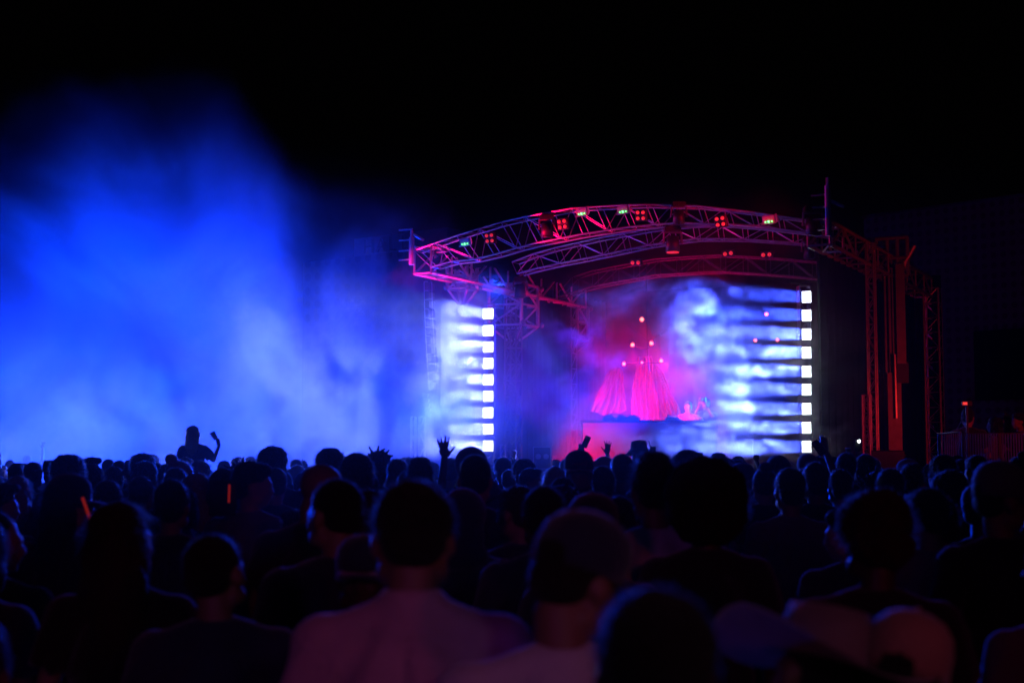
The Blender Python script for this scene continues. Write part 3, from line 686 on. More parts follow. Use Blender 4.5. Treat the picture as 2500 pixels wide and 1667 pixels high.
def strands(bm, H, n, length, seed, spread=.4, zmin=.06, gravity=0.0, rr=(.083, .102, .092), c=(0, -.015, .135), wd=.0011):
    rnd = random.Random(seed)
    for _ in range(n):
        while 1:
            d = V((rnd.gauss(0, 1), rnd.gauss(0, 1), rnd.gauss(.25, 1))).normalized()
            if d.z > -.45 and not (d.y > .35 and d.z < .45): break
        p = V((c[0] + d.x * rr[0], c[1] + d.y * rr[1], c[2] + d.z * rr[2]))
        t = (d + V((rnd.gauss(0, spread), rnd.gauss(0, spread), rnd.gauss(0, spread)))).normalized()
        L = length * rnd.uniform(.4, 1.3); x = t.cross(V((rnd.gauss(0, 1), rnd.gauss(0, 1), rnd.gauss(0, 1)))).normalized() * wd
        q = p + t * L * .5 + V((0, 0, -gravity * L * .3)); r = q + (t + V((0, 0, -gravity)) + V((rnd.gauss(0, .3),) * 3)).normalized() * L * .5
        a, b, cc, d2, e = (bm.verts.new(H @ v) for v in (p - x, p + x, q + x * .7, q - x * .7, r))
        bm.faces.new((a, b, cc, d2)); bm.faces.new((d2, cc, e))
def merge(me, fn):
    bm = NB(); bm.from_mesh(me); k = len(bm.faces); fn(bm)
    for i, f in enumerate(bm.faces):
        f.smooth = True
        if i >= k: f.material_index = 1
    bm.to_mesh(me); bm.free(); return me
def hair(kind, H, seed=1):
    bm = NB(); b = lambda c, r: ball(bm, c, r, 3, H)
    amp, fs, vs = .004, 30, .008
    if kind == 'short':
        b((0, -.022, .143), (.083, .098, .088)); b((0, -.055, .085), (.070, .055, .065)); b((0, .03, .185), (.060, .06, .040)); st = (1100, .016, .7, 0)
    elif kind == 'crop':
        b((0, -.020, .140), (.079, .094, .084)); b((0, -.05, .09), (.069, .056, .06)); amp = .0015; st = (500, .007, .5, 0)
    elif kind == 'quiff':
        b((0, -.022, .145), (.082, .097, .085)); b((0, -.05, .09), (.068, .055, .06)); b((0, .02, .21), (.066, .07, .035)); b((.01, .06, .215), (.05, .04, .03)); st = (900, .03, .45, 0); amp = .007
    elif kind == 'curly':
        b((0, -.020, .155), (.105, .112, .10)); b((0, -.05, .09), (.095, .075, .08)); amp, fs, st = .016, 24, (1400, .028, .9, 0)
    elif kind == 'afro':
        b((0, -.020, .165), (.150, .150, .135)); b((0, -.05, .09), (.145, .12, .11)); amp, fs, st = .02, 16, (1600, .03, .9, 0)
    elif kind == 'long':
        b((0, -.022, .145), (.088, .102, .090)); b((0, -.07, .05), (.098, .060, .12)); b((0, -.085, -.06), (.112, .050, .13)); b((0, -.09, -.17), (.105, .042, .11))
        for s in (-1, 1): b((s * .075, -.01, .03), (.022, .05, .13)); b((s * .095, -.04, -.09), (.03, .045, .12))
        amp, fs, st = .009, 14, (900, .05, .35, 1.2)
    elif kind == 'bob':
        b((0, -.022, .145), (.092, .104, .092)); b((0, -.06, .05), (.104, .070, .10))
        for s in (-1, 1): b((s * .08, .0, .05), (.024, .055, .085))
        amp, fs, st = .008, 16, (800, .035, .4, 1)
    elif kind == 'bun':
        b((0, -.020, .142), (.083, .098, .086)); b((0, -.05, .09), (.070, .055, .06)); b((0, -.085, .235), (.045, .045, .042)); amp = .004; st = (500, .02, .6, 0)
    elif kind == 'pony':
        b((0, -.020, .142), (.082, .097, .086)); b((0, -.115, .15), (.03, .03, .035)); b((0, -.14, .08), (.035, .03, .07)); b((0, -.14, -.02), (.028, .026, .07)); st = (500, .025, .5, .5)
    elif kind == 'dreads':
        b((0, -.020, .150), (.100, .108, .10)); b((0, -.05, .08), (.092, .07, .08)); rnd = random.Random(seed)
        for k in range(80):
            d = V((rnd.gauss(0, 1), rnd.gauss(-.3, .9), rnd.uniform(-.3, 1.2))).normalized()
            if d.y > .5 and d.z < .6: continue
            p = V((d.x * .08, -.02 + d.y * .09, .14 + d.z * .085)); q = p + (d + V((0, 0, .3))).normalized() * rnd.uniform(.012, .035); r = q + V((d.x * .5, d.y * .5, rnd.uniform(-1.2, .4))).normalized() * rnd.uniform(.03, .06)
            cone(bm, H @ p, H @ q, .014, .013, 7); cone(bm, H @ q, H @ r, .013, .009, 7)
        amp, fs, st = .002, 60, (200, .015, .6, 0)
    me = voxel(bm, vs, 1, amp, fs)
    R0 = {'curly': (.11, .118, .105), 'afro': (.155, .155, .14), 'long': (.09, .105, .093), 'bob': (.096, .108, .096)}.get(kind, (.084, .10, .09))
    return merge(me, lambda B: strands(B, H, st[0], st[1], seed, st[2], gravity=st[3], rr=R0))
def hat(kind, H):
    bm = NB(); T = lambda p: H @ V(p)
    def lathe(prof, n=36, sx=1.0, sy=1.12, warp=None, cy=-.01):
        rings = []
        for r, z in prof:
            rings.append([bm.verts.new(T((r * sx * cos(a), r * sy * sin(a) + cy, z + (warp(a, r) if warp else 0)))) for a in (2 * pi * k / n for k in range(n))])
        for A, B in zip(rings, rings[1:]):
            for k in range(n): bm.faces.new((A[k], A[(k + 1) % n], B[(k + 1) % n], B[k]))
        bm.faces.new(rings[-1])
    if kind == 'cap':
        lathe([(.086, .115), (.090, .135), (.090, .170), (.082, .205), (.060, .232), (.030, .245), (.006, .248)])
        # curved peak
        n = 16; A = []; B = []
        for k in range(n + 1):
            a = pi * (.14 + .72 * k / n); u = sin(pi * k / n)
            A.append(bm.verts.new(T((.088 * cos(a), .098 * sin(a) - .01, .128))))
            B.append(bm.verts.new(T((.092 * cos(a), .098 * sin(a) + .075 * u ** .6 - .01, .116 - .012 * abs(cos(a)) * 1.6))))
        for k in range(n): bm.faces.new((A[k], A[k + 1], B[k + 1], B[k]))
        ball(bm, (0, -.01, .248), .008, 1, H)
    elif kind == 'bucket':
        lathe([(.150, .085), (.118, .118), (.092, .140), (.088, .185), (.080, .222), (.050, .230), (.008, .231)])
    elif kind == 'fedora':
        lathe([(.165, .150), (.130, .140), (.092, .142), (.090, .20), (.078, .240), (.050, .236), (.008, .228)])
    elif kind == 'western':
        wf = lambda a, r: (.075 * cos(a) ** 2 * max(0, (r - .10) / .12) ** 1.2) * 1.0 - .02 * abs(sin(a)) * max(0, (r - .1) / .12)
        lathe([(.225, .130), (.215, .128), (.17, .128), (.13, .130), (.094, .135), (.092, .19), (.080, .245), (.055, .235), (.03, .215), (.008, .212)], 48, 1, 1.18, wf)
    bmesh.ops.solidify(bm, geom=bm.faces[:], thickness=.004)
    me = bpy.data.meshes.new(kind); bmesh.ops.recalc_face_normals(bm, faces=bm.faces[:]); bm.to_mesh(me); bm.free()
    me.polygons.foreach_set('use_smooth', [True] * len(me.polygons)); return me
def glasses(H):
    bm = NB(); T = lambda p: H @ V(p)
    for s in (-1, 1):
        path(bm, [T((s * .034 + .026 * cos(a), .112, .095 + .02 * sin(a))) for a in (2 * pi * k / 16 for k in range(17))], .0022, 6)
        path(bm, [T((s * .06, .11, .10)), T((s * .079, .05, .10)), T((s * .082, -.01, .098))], .0022, 6)
    path(bm, [T((-.01, .112, .10)), T((.01, .112, .10))], .002, 6)
    me = bpy.data.meshes.new('glasses'); bm.to_mesh(me); bm.free(); return me

_c = {}
def memo(key, fn):
    if key not in _c: _c[key] = fn()
    return _c[key]
def HF(turn): return head_frame(*turn)
def person(px, top, d, label, turn=(0, 0, 0), facing=0, arms=('down', 'down'), hr='short', hc='dark', hatk=None, hatc='black', sh='black', long=False, skin=1, ztop=None, group='people in the crowd',
           pose_roll=0, hood=False, specs=False, sit=False, vs=.011, z0=0, tr='denim', scale=None, seed=1, spread=1.0):
    """a person whose crown shows at (px, top) from the camera, d metres away. facing 0 looks away from the camera"""
    arms = tuple(arms); turn = tuple(turn)
    base = at(px, top, d); extra = .02 if hatk else 0
    crown = 1.752 + (.03 if hr in ('quiff', 'curly', 'dreads') else .07 if hr == 'afro' else .02) + (.02 if hatk else 0) - abs(turn[1]) * .0012
    s = scale or (base.z - z0) / crown
    if vs == .011 and d > 8: vs = .017
    bmesh_ = memo(('b', turn, arms, vs, sit), lambda: body('person', HF(turn), arms, vs, sit))
    o = bpy.data.objects.new('person', bmesh_); COL.objects.link(o)
    if not bmesh_.materials: bmesh_.materials.append(SKIN[1])
    o.material_slots[0].link = 'OBJECT'; o.material_slots[0].material = SKIN[skin]
    hx = HF(turn).to_translation()
    o.location = (base.x, base.y, base.z - crown * s); o.rotation_euler = (0, R(pose_roll), R(facing)); o.scale = (s * spread, s * spread, s)
    if pose_roll:      # keep the crown where it shows when the body leans
        m3 = o.rotation_euler.to_matrix(); tp = V((0, 0, crown * s)); o.location += tp - m3 @ tp; o.location.z = base.z - crown * s - .01
    tag(o, label, 'person', group)
    def child(nm, me, m):
        c = bpy.data.objects.new(nm, me); COL.objects.link(c); c.parent = o
        if not me.materials:
            me.materials.append(m)
            if nm == 'hair': me.materials.append(FUZZ)
        c.material_slots[0].link = 'OBJECT'; c.material_slots[0].material = m
        return c
    if hr and not hood:
        ch = child('hair', memo(('h', hr, turn, seed), lambda: hair(hr, HF(turn), seed)), HAIR[hc])
        if hc != 'dark' and len(ch.material_slots) > 1: ch.material_slots[1].link = 'OBJECT'; ch.material_slots[1].material = FUZZL
    if hatk: child({'cap': 'cap', 'bucket': 'bucket_hat', 'fedora': 'brimmed_hat', 'western': 'wide_brimmed_hat'}[hatk], memo(('t', hatk, turn), lambda: hat(hatk, HF(turn))), CL[hatc])
    if specs: child('glasses', memo(('g', turn), lambda: glasses(HF(turn))), FRAME)
    child('hooded_top' if hood else 'shirt', memo(('s', arms, long, hood and turn), lambda: shirt(arms, long, .014, hood, HF(turn))), CL[sh])
    if d < 9 or z0 or sit:
        child('trousers', memo(('t', sit), lambda: trousers(sit)), CL[tr])
        if not sit: child('shoes', memo('shoes', shoes), SHOE)
    else:
        child('trousers', memo(('t', sit), lambda: trousers(sit)), CL[tr])
    return o
def dw(w, k=.175): return F * k / w     # distance from the width of a head in photograph pixels
T0 = (0, 0, 0)
TURNS = [(0, 0, 0), (25, -10, 3), (-30, 0, -4), (70, -8, 0), (-75, -4, 0)]
ARMS0 = ('down', 'down'); AB = ('bend', 'bend'); AP = ('down', 'phone')
HERO = []
def H_(px, top, w, label, **k):
    d = dw(w, k.pop('k', .175)); HERO.append((px, d, w)); return person(px, top, d, label, **k)
# --- nearest rows
H_(1008, 1178, 200, 'person in a mauve collared shirt, large and blurred at the bottom centre', sh='pink', long=True, hr='short', skin=1, turn=(4, -16, 0), k=.2, spread=1.1)
H_(1372, 1252, 225, 'person in a white tee and dark cap, peak turned right, close up', turn=(-50, -22, 4), facing=6, k=.2, spread=1.08, hatk='cap', hatc='navy', hr='crop', sh='white', skin=1)
H_(1600, 1408, 300, 'huge dark blurred head with cropped hair beside the wide hat at the bottom', hr='short', sh='black', skin=2)
H_(2040, 1415, 225, 'person in a pale wide brimmed hat tilted down at the bottom right', hatk='western', hatc='straw', hr='crop', sh='black', pose_roll=14, turn=(25, -10, 3), k=.19)
H_(2270, 1372, 250, 'person in a reddish cap behind the pale wide brimmed hat at the bottom right', hatk='cap', hatc='salmon', hr='crop', sh='black', pose_roll=18, turn=(-30, 0, -4), k=.21)
H_(303, 1216, 128, 'long haired person near the lower left, hair lit violet on one edge', hr='long', hc='brown', sh='black', turn=(-30, 0, -4), skin=0)
H_(885, 1294, 132, 'capped round head rimmed in bright blue just left of the mauve shirt', hr='crop', hatk='cap', hatc='navy', turn=(180, 0, 0), facing=0, sh='black', skin=2)
H_(-15, 1238, 110, 'person cut off at the left edge with pink lit cheek', turn=(-75, -4, 0), hr='crop', skin=0, sh='olive')
H_(-60, 1500, 190, 'person at the lower left corner in a pale violet lit shirt sleeve', sh='white', hr='short', long=True)
H_(1130, 1190, 95, 'hooded person right of the mauve shirt with a long blue rim on the hood', hood=True, sh='navy', long=True, hr=None)
H_(1328, 1173, 106, 'close cropped round head under the blue glow, straight behind the dark cap', hr='crop', sh='navy', skin=2)
H_(1512, 1200, 88, 'round dark head between the white tee person and the flat top haircut', hr='crop', sh='black', skin=2)
H_(1597, 1096, 104, 'tall person with a square flat top haircut, bare nape and white collar', hr='quiff', sh='white', skin=1)
H_(1722, 1120, 118, 'big dark afro head right of the flat top haircut', hr='afro', sh='black', skin=2, k=.19)
H_(1928, 1136, 72, 'person in a light top with short hair seen past the afro', hr='short', sh='grey', skin=1)
H_(2265, 1190, 96, 'short haired person with a pale blue collar at the right, cheek faintly red', hr='short', sh='grey', skin=1, turn=(25, -10, 3))
H_(2440, 1118, 105, 'person in a large light grey cap with peak to the right', hatk='cap', hatc='grey', hr='crop', turn=(-75, -4, 0), sh='black', skin=1)
H_(2075, 1235, 92, 'dark haired person low in the right crowd with face turned left in red light', turn=(70, -8, 0), hr='short', sh='black', skin=0)
H_(2320, 1152, 64, 'curly head with a red rim left of the light grey cap', hr='curly', turn=(70, -8, 0), sh='black')
H_(765, 1128, 92, 'bald person in glasses looking down to the right, forehead lit dull red', hr=None, specs=True, turn=(-70, -20, 0), skin=1, sh='black')
H_(615, 1121, 74, 'person in profile to the right with neat short hair and a grey collar', turn=(-75, -4, 0), hr='short', sh='grey', skin=0)
H_(672, 1089, 52, 'tall curly head standing out above the crowd left of centre', hr='curly', turn=(-30, 0, -4), sh='black', skin=1)
H_(806, 1093, 50, 'curly dark head standing out next right of the tall curly one', hr='curly', sh='black', skin=2)
H_(872, 1102, 64, 'wide dark head of thick hair left of the spiky dreadlocks', hr='bob', sh='navy', skin=2)
H_(920, 1100, 48, 'head of spiky dreadlocks against the blue smoke', hr='dreads', sh='navy', skin=2)
H_(1025, 1112, 62, 'short fuzzy haired head left of the raised open hand', hr='quiff', sh='navy', skin=1)
H_(995, 1143, 55, 'low dark cropped head with a thin blue outline below the fuzzy haired one', hr='crop', sh='navy', skin=2)
H_(1100, 1116, 42, 'round head between the raised hand and the big shaved head', hr='short', sh='navy', skin=1)
H_(1160, 1100, 78, 'large shaved head with pink outlined ear in front of the lowest left strobe', hr='crop', sh='navy', skin=0)
H_(1228, 1114, 38, 'capped head just right of the big shaved head', hatk='cap', hatc='black', hr='crop', sh='black')
H_(1280, 1120, 44, 'curly head with pale collar near the rack case', hr='curly', sh='grey', skin=1)
H_(1327, 1148, 44, 'short haired head with a red rim under the rack case', hr='short', sh='red', skin=1)
cp = H_(1413, 1092, 62, 'person in a dark cap with a red script mark on the back', hatk='cap', hatc='black', turn=T0, facing=180, hr='crop', sh='black', skin=1)
H_(1470, 1133, 60, 'plain dark head below and right of the cap with the script', hr='short', sh='black', skin=1)
H_(1518, 1100, 56, 'round cropped head right of the raised open hand over the booth', hr='crop', sh='navy', skin=2)
H_(1520, 1139, 34, 'fuzzy haired small head with lit hair tips below the round cropped head', hr='curly', hc='brown', sh='navy')
H_(1375, 1160, 66, 'dark sloping head between the script cap and the blue glow', hr='short', sh='navy', skin=1)
H_(1678, 1098, 58, 'fuzzy head against white smoke behind the afro', hr='curly', sh='navy', skin=1)
H_(1755, 1102, 45, 'short spiky head against the brightest white smoke', hr='quiff', sh='black', skin=1)
H_(1802, 1121, 38, 'curly head in front of the lower right beams', hr='curly', sh='black')
H_(1865, 1138, 56, 'head with hair tied in a bun outlined violet', hr='bun', sh='black', skin=0)
H_(1893, 1106, 44, 'smooth dark head just left of the right strobe column foot', hr='crop', sh='black', skin=2)
H_(1973, 1104, 46, 'person in a pale outlined cap holding up a phone below the right strobe column', hatk='cap', hatc='grey', turn=(180, 0, 0), hr='crop', arms=('down', 'griphigh'), sh='black')
H_(1990, 1123, 62, 'broad dark head in front of the foot of the right strobe column', hr='short', sh='black')
H_(2065, 1101, 45, 'tall rounded head left of the phone torch', hr='short', sh='black')
H_(2112, 1106, 42, 'rounded head right under the phone torch', hr='bob', sh='black')
H_(2050, 1141, 58, 'dark head low between the torch and the afro', hr='short', sh='black')
H_(2172, 1138, 66, 'dark head in front of the big lift mast foot', hr='short', sh='black', skin=2)
H_(2220, 1118, 44, 'person in a pale visor cap facing left at the right', hatk='cap', hatc='white', turn=(70, -8, 0), hr='crop', sh='black')
H_(2302, 1109, 46, 'dark curly head under the barrier beside the lattice tower', hr='curly', sh='black')
H_(2350, 1116, 42, 'person in a dark cap with a small square badge at the right', hatk='cap', hatc='black', turn=T0, facing=180, hr='crop', sh='black')
# --- left part
H_(167, 1109, 60, 'big frizzy head glowing at the tips on the left', hr='curly', hc='brown', sh='navy', skin=1)
H_(130, 1117, 44, 'person in a dark brimmed hat left of the big frizzy head', hatk='fedora', hatc='black', hr='crop', sh='navy')
H_(82, 1124, 42, 'dark round head with a bright lit ear at the far left', hr='short', sh='navy', skin=0)
H_(40, 1128, 38, 'fuzzy head with a bright outline next to the far left round head', hr='quiff', sh='navy', skin=1)
H_(217, 1114, 42, 'profile facing right with a white outlined face on the left', hr='quiff', hc='brown', turn=(-75, -4, 0), sh='navy', skin=0)
H_(265, 1118, 30, 'faint blue head between the outlined profile and the red bucket hat', hr='short', sh='navy')
H_(292, 1119, 34, 'smooth blue head directly left of the red bucket hat', hr='crop', sh='navy')
H_(328, 1114, 48, 'person in a red bucket hat in the left crowd', hatk='bucket', hatc='salmon', hr='crop', sh='navy', skin=1, k=.2)
H_(354, 1106, 44, 'messy haired head with white lit tips right behind the red bucket hat', hr='curly', hc='brown', sh='navy', turn=(-30, 0, -4))
H_(384, 1127, 34, 'round head right of the messy haired one', hr='short', sh='navy')
H_(440, 1126, 50, 'flat dark cap head in front of the carrier of the sitting woman', hatk='cap', hatc='black', hr='crop', sh='navy')
H_(492, 1125, 42, 'glowing outlined curly head just right below the sitting woman', hr='curly', hc='blonde', sh='navy', turn=(-30, 0, -4))
H_(487, 1150, 62, 'long haired head with pale strands on the right side below the sitting woman', hr='long', hc='blonde', sh='navy', turn=(-30, 0, -4))
H_(548, 1140, 62, 'wavy dark head beside the neat profile', hr='bob', sh='navy')
H_(45, 1158, 58, 'long blonde hair hanging at the left edge, strands lit blue white', hr='long', hc='blonde', sh='navy')
H_(-2, 1176, 72, 'head cut by the left edge with frizz lit blue', hr='quiff', hc='brown', sh='olive', turn=(-75, -4, 0), skin=0)
H_(168, 1150, 88, 'long haired person in a big dark cap bowed to the right', hatk='cap', hatc='black', hr='long', turn=(-75, -4, 0), sh='black', skin=0)
H_(200, 1138, 46, 'short haired head tucked behind the big bowed cap', hr='short', sh='navy')
H_(265, 1167, 68, 'round short haired head between the bowed cap and the long haired one', hr='short', sh='black', skin=1)
H_(345, 1158, 60, 'dark head below the red bucket hat', hr='short', sh='black')
H_(420, 1164, 84, 'large dark head with a blue lit right edge and shoulder', hr='short', sh='black', skin=1)
H_(430, 1134, 58, 'smooth dark head above the large one with the blue edge', hr='crop', sh='black')
# woman sitting on shoulders and her carrier
car = H_(474, 1142, 29, 'person carrying a woman on the shoulders in the left crowd', hr='short', sh='navy', arms=('bend', 'bend'))
wd_ = dw(29); cs = at(474, 1142, wd_)
wz0 = cs.z - .22 * 1
wom = person(474, 1037, wd_ - .05, 'long haired woman sitting on shoulders holding up a cup, outlined in white light', hr='long', hc='blonde', sh='navy', arms=('down', 'cup'), sit=True, skin=0, scale=.9, z0=1, facing=-12, turn=(-30, 0, -4), group='people sitting high')
# raised hands come from people further back
def raiser(px, htop, w, kind, label, hr='short', side='right', sh='navy', sk=1, **k):
    """htop: row of the fingertips; the person stands under it"""
    d = dw(w); tip = {'high': 2.12, 'fisthigh': 1.99, 'pointhigh': 2.06, 'griphigh': 1.97}[kind]
    a = ('down', kind) if side == 'right' else (kind, 'down')
    z = at(px, htop, d).z; s = z / tip; x = at(px, htop, d).x - (.23 if side == 'right' else -.23) * s
    s = min(1.12, s); p = V((x, d, 0)); zc = 1.775 * s
    q = (x / d) * F + 1250
    o = person(q, 1105, d, label, arms=a, hr=hr, sh=sh, skin=sk, scale=s, vs=.0065, **k); o.location.z = z - tip * s
    HERO.append((q, d, w)); return o, s
raiser(1088, 1049, 58, 'high', 'person raising a wide open hand in front of the white plume', side='left', skin=None) if False else raiser(1088, 1049, 58, 'high', 'person raising a wide open hand in front of the white plume', side='left', sk=2)
raiser(1482, 1066, 34, 'high', 'person raising an open hand in front of the booth', sk=1)
raiser(1598, 1069, 36, 'pointhigh', 'person raising a hand with one finger up right of the raised hat', sk=2)
raiser(1253, 1092, 24, 'high', 'person with a pale lit raised hand left of the rack case', sk=0)
raiser(1716, 1098, 36, 'fisthigh', 'person raising a fist in front of the white smoke', sk=2)
raiser(1855, 1105, 30, 'fisthigh', 'person raising a small fist right of the curly head', sk=2)
raiser(1428, 1078, 34, 'griphigh', 'person holding up a phone over the script cap', sk=2)
raiser(2092, 1087, 34, 'griphigh', 'person holding up a phone with its torch shining', sk=2)
raiser(975, 1112, 24, 'high', 'person with a lit raised hand below the left scaffold', sk=0)
raiser(92, 1068, 20, 'high', 'person with arm stretched up dimly red in the left smoke', sk=1)
raiser(840, 1098, 30, 'pointhigh', 'person raising a pointing hand left of the wide dark head', sk=2)
H_(1138, 1074, 58, 'person in a tall dark hood leaning left of the lowest left strobe', hood=True, hr=None, sh='navy', pose_roll=-14, turn=(25, -10, 3))
H_(1560, 1071, 31, 'person in a round bucket hat raised high in front of the booth', hatk='bucket', hatc='black', hr='crop', sh='navy', turn=(25, -10, 3))
# phones
def phone(p, rz, label, torch=False, s=1):
    r = empty('phone', p, label, 'phone', 'phones held up'); r.rotation_euler = (R(-12), R(rz), 0)
    bm = NB(); box(bm, (0, 0, 0), (.075 * s, .009, .155 * s)); bmesh.ops.bevel(bm, geom=bm.edges[:], offset=.003, segments=2, affect='EDGES'); link('case', bm, M['black'], r)
    bm = NB(); box(bm, (-.018 * s, -.006, .055 * s), (.03 * s, .004, .03 * s)); link('camera_bump', bm, M['steel'], r)
    if torch:
        bm = NB(); ball(bm, (.012 * s, -.008, .055 * s), (.017, .006, .017), 2); link('torch', bm, M['torch_led'], r)
phone(at(1431, 1078, dw(34) - .04), 24, 'phone held up tilted above the script cap')
phone(at(2093, 1087, dw(34) - .06), 12, 'phone with a bright white torch right of the stage', True)
phone(at(1999, 1093, dw(46) - .02), -35, 'phone held sideways at the foot of the right strobe column')
# cup of the sitting woman
cpz = at(523, 1064, wd_ + .12); r = empty('cup', cpz, 'small clear cup with a white outline held by the sitting woman', 'cup'); r.rotation_euler = (0, R(-32), 0)
bm = NB(); tube(bm, (0, 0, -.06), (0, 0, .06), .032, 16, .042); link('cup_body', bm, M['plate'], r, True)
bm = NB(); path(bm, [V((.043 * cos(a), .043 * sin(a), .06)) for a in (2 * pi * k / 18 for k in range(19))], .004); link('rim', bm, M['alu'], r)

# --- performer, photographer, right side riser people
PG = 'people on the stage'
dj = person(1680, 977, 33.9, 'performer with a cap of short hair leaning on the booth counter in pink light', facing=178, arms=('mix', 'mix'), hr='short', sh='pink', long=True, skin=0, z0=1.27, group=PG)
ph = person(1724, 968, 34.6, 'photographer in black filming with raised camera beside the performer', facing=150, arms=('camera', 'camera'), hr='crop', sh='black', skin=0, z0=1.27, group=PG)
def camera_obj(p, rz, label, s=1.0):
    r = empty('video_camera', p, label, 'camera'); r.rotation_euler.z = R(rz)
    bm = NB(); box(bm, (0, 0, 0), (.15 * s, .10 * s, .11 * s)); bmesh.ops.bevel(bm, geom=bm.edges[:], offset=.012 * s, segments=2, affect='EDGES'); link('body', bm, M['black'], r)
    bm = NB(); tube(bm, (0, .05 * s, 0), (0, .17 * s, 0), .04 * s, 16, .048 * s); link('lens', bm, M['steel'], r, True)
camera_obj(at(1716, 975, 34.35), 150, 'small black camera held to the face of the photographer')
RG = 'people on the viewing riser'
op = person(2362, 993, 22.4, 'camera operator with bent arms behind the barrier, edged in red', facing=-20, arms=('camera', 'bend'), hr='short', sh='black', skin=0, z0=.65, group=RG)
person(2428, 1015, 22.8, 'seated looking onlooker in pinkish light behind the barrier, second from the tower', facing=60, arms=AB, hr='long', sh='grey', skin=0, z0=.65, group=RG)
person(2452, 1008, 23.2, 'onlooker behind the barrier with face in dull red light', facing=160, arms=AB, hr='bun', sh='black', skin=1, z0=.65, group=RG)
person(2487, 1005, 22.9, 'onlooker at the right edge behind the barrier raising a drink', facing=100, arms=('down', 'phone'), hr='short', sh='black', skin=1, z0=.65, group=RG)
# tripod with small monitor above the operator
p = at(2360, 990, 21.9); p.z = .65; tr_ = empty('camera_tripod', p, 'tall camera tripod with a small red screen above it behind the barrier', 'tripod')
zt = at(2360, 988, 21.9).z - .65
bm = NB(); tube(bm, (0, 0, .5), (0, 0, zt), .02); link('column', bm, M['steel'], tr_)
for k in range(3):
    a = 2 * pi * k / 3 + .4; bm = NB(); tube(bm, (0, 0, .9), (.4 * cos(a), .3 * sin(a), 0), .016); link('leg', bm, M['steel'], tr_)
bm = NB(); box(bm, (0, 0, zt + .02), (.16, .03, .075)); link('monitor', bm, M['black'], tr_)
bm = NB(); box(bm, (-.03, -.018, zt + .02), (.07, .004, .045)); link('screen', bm, mat('red_screen', (.1, 0, 0), .3, emit=(1, .05, .05), es=.9), tr_)
# glow bands / held cup on the left
def small_thing(name, px, py, d, fn, m, label, cat):
    p = at(px, py, d); bm = NB(); fn(bm); o = link(name, bm, m); o.location = p; tag(o, label, cat); return o
M['led_band'] = mat('lit_band', (.3, .1, .1), .4, emit=(1, .04, .01), es=.16)
small_thing('glow_stick', 559, 1200, dw(74) - .25, lambda b: tube(b, (0, 0, -.06), (.002, 0, .04), .006, 10), M['led_band'], 'short red glowing stick held upright left of the neat profile', 'glow stick')
small_thing('glow_stick', 206, 1235, dw(88) - .3, lambda b: tube(b, (.03, 0, -.065), (-.01, 0, .04), .007, 10), M['led_band'], 'slanting red glowing stick below the big bowed cap', 'glow stick')
small_thing('tablet', 542, 1215, dw(74) - .2, lambda b: box(b, (0, .02, 0), (.15, .012, .2)), M['black'], 'dark tablet held up left of the neat profile with a lit top edge', 'tablet')
# red script on the cap, built as thin raised strokes
cf = HF(T0)
bm = NB(); pts = [(-.045, .05), (-.040, .0), (-.034, .045), (-.026, .005), (-.018, .03), (-.01, .008), (-.002, .026), (.006, .006), (.014, .026), (.02, .008), (.03, .022), (.045, .014)]
path(bm, [cf @ V((x, .0985 * math.sqrt(max(0, 1 - (x / .088) ** 2)) - .006, .15 + z * .7)) for x, z in pts], .0035, 5)
# (the cap is worn with its peak away from the camera, the mark sits on the back panel)
o = link('embroidery', bm, mat('red_thread', (.5, .06, .05), .7)); o.parent = cp
o.rotation_euler = (0, 0, 0)

# --- the rest of the crowd
HK = ['short', 'short', 'crop', 'quiff', 'curly', 'bob', 'long', 'bun', 'pony', 'short', 'cap', 'cap', 'bucket', 'dreads', 'crop', 'curly']
rnd = random.Random(11); spots = []
d = 4.3
cand = []
while d < 28.5:
    half = .36 * d + .3; step = .62 if d < 9 else .72 if d < 15 else .86; x = -half + rnd.uniform(0, step)
    while x < half:
        cand.append((x + rnd.uniform(-.16, .16), d + rnd.uniform(-.2, .2))); x += step * rnd.uniform(.85, 1.35)
    d += .85 if d < 9 else 1.1 if d < 15 else 1.6
HP = [((px - 1250) / F * dd, dd) for px, dd, _ in HERO]
rnd.shuffle(cand)
FILL = []
for x, d in cand:
    if x > (27.2 - d) * 1.9 + 1 and d > 24: continue
    if x > -2 and d > 24.5 or d > 27.2: continue
    px = 1250 + F * x / d
    if px > 2290 and d > 19.5: continue
    if any((x - a) ** 2 + (d - b) ** 2 < .42 ** 2 for a, b in HP + [(q[0], q[1]) for q in FILL]): continue
    # keep close heads from standing before the individually placed ones
    if any(d < b - .1 and abs(px - (1250 + F * a / b)) < (60 * 4 / d) and b < 9 for a, b in HP): continue
    FILL.append((x, d))
FILL = sorted(FILL, key=lambda q: q[1])[:228]
LAND = [(0, 'at the left edge'), (170, 'near the big frizzy head'), (330, 'around the red bucket hat'), (475, 'below the sitting woman'), (640, 'around the tall curly head'), (860, 'near the spiky dreadlocks'), (1010, 'under the left scaffold'), (1190, 'below the left strobe column'),
        (1320, 'in front of the rack case'), (1480, 'below the booth left end'), (1600, 'below the red drapes'), (1700, 'below the performer'), (1850, 'under the right hand beams'), (1970, 'below the right strobe column'), (2100, 'near the phone torch'), (2200, 'below the lift mast'), (2290, 'at the foot of the red lattice tower'), (2440, 'below the crowd barrier')]
ROWS = [(6, 'among the close dark rows'), (9, 'a few rows ahead'), (13, 'in the middle rows'), (18, 'in the far rows'), (40, 'in the last rows by the stage')]
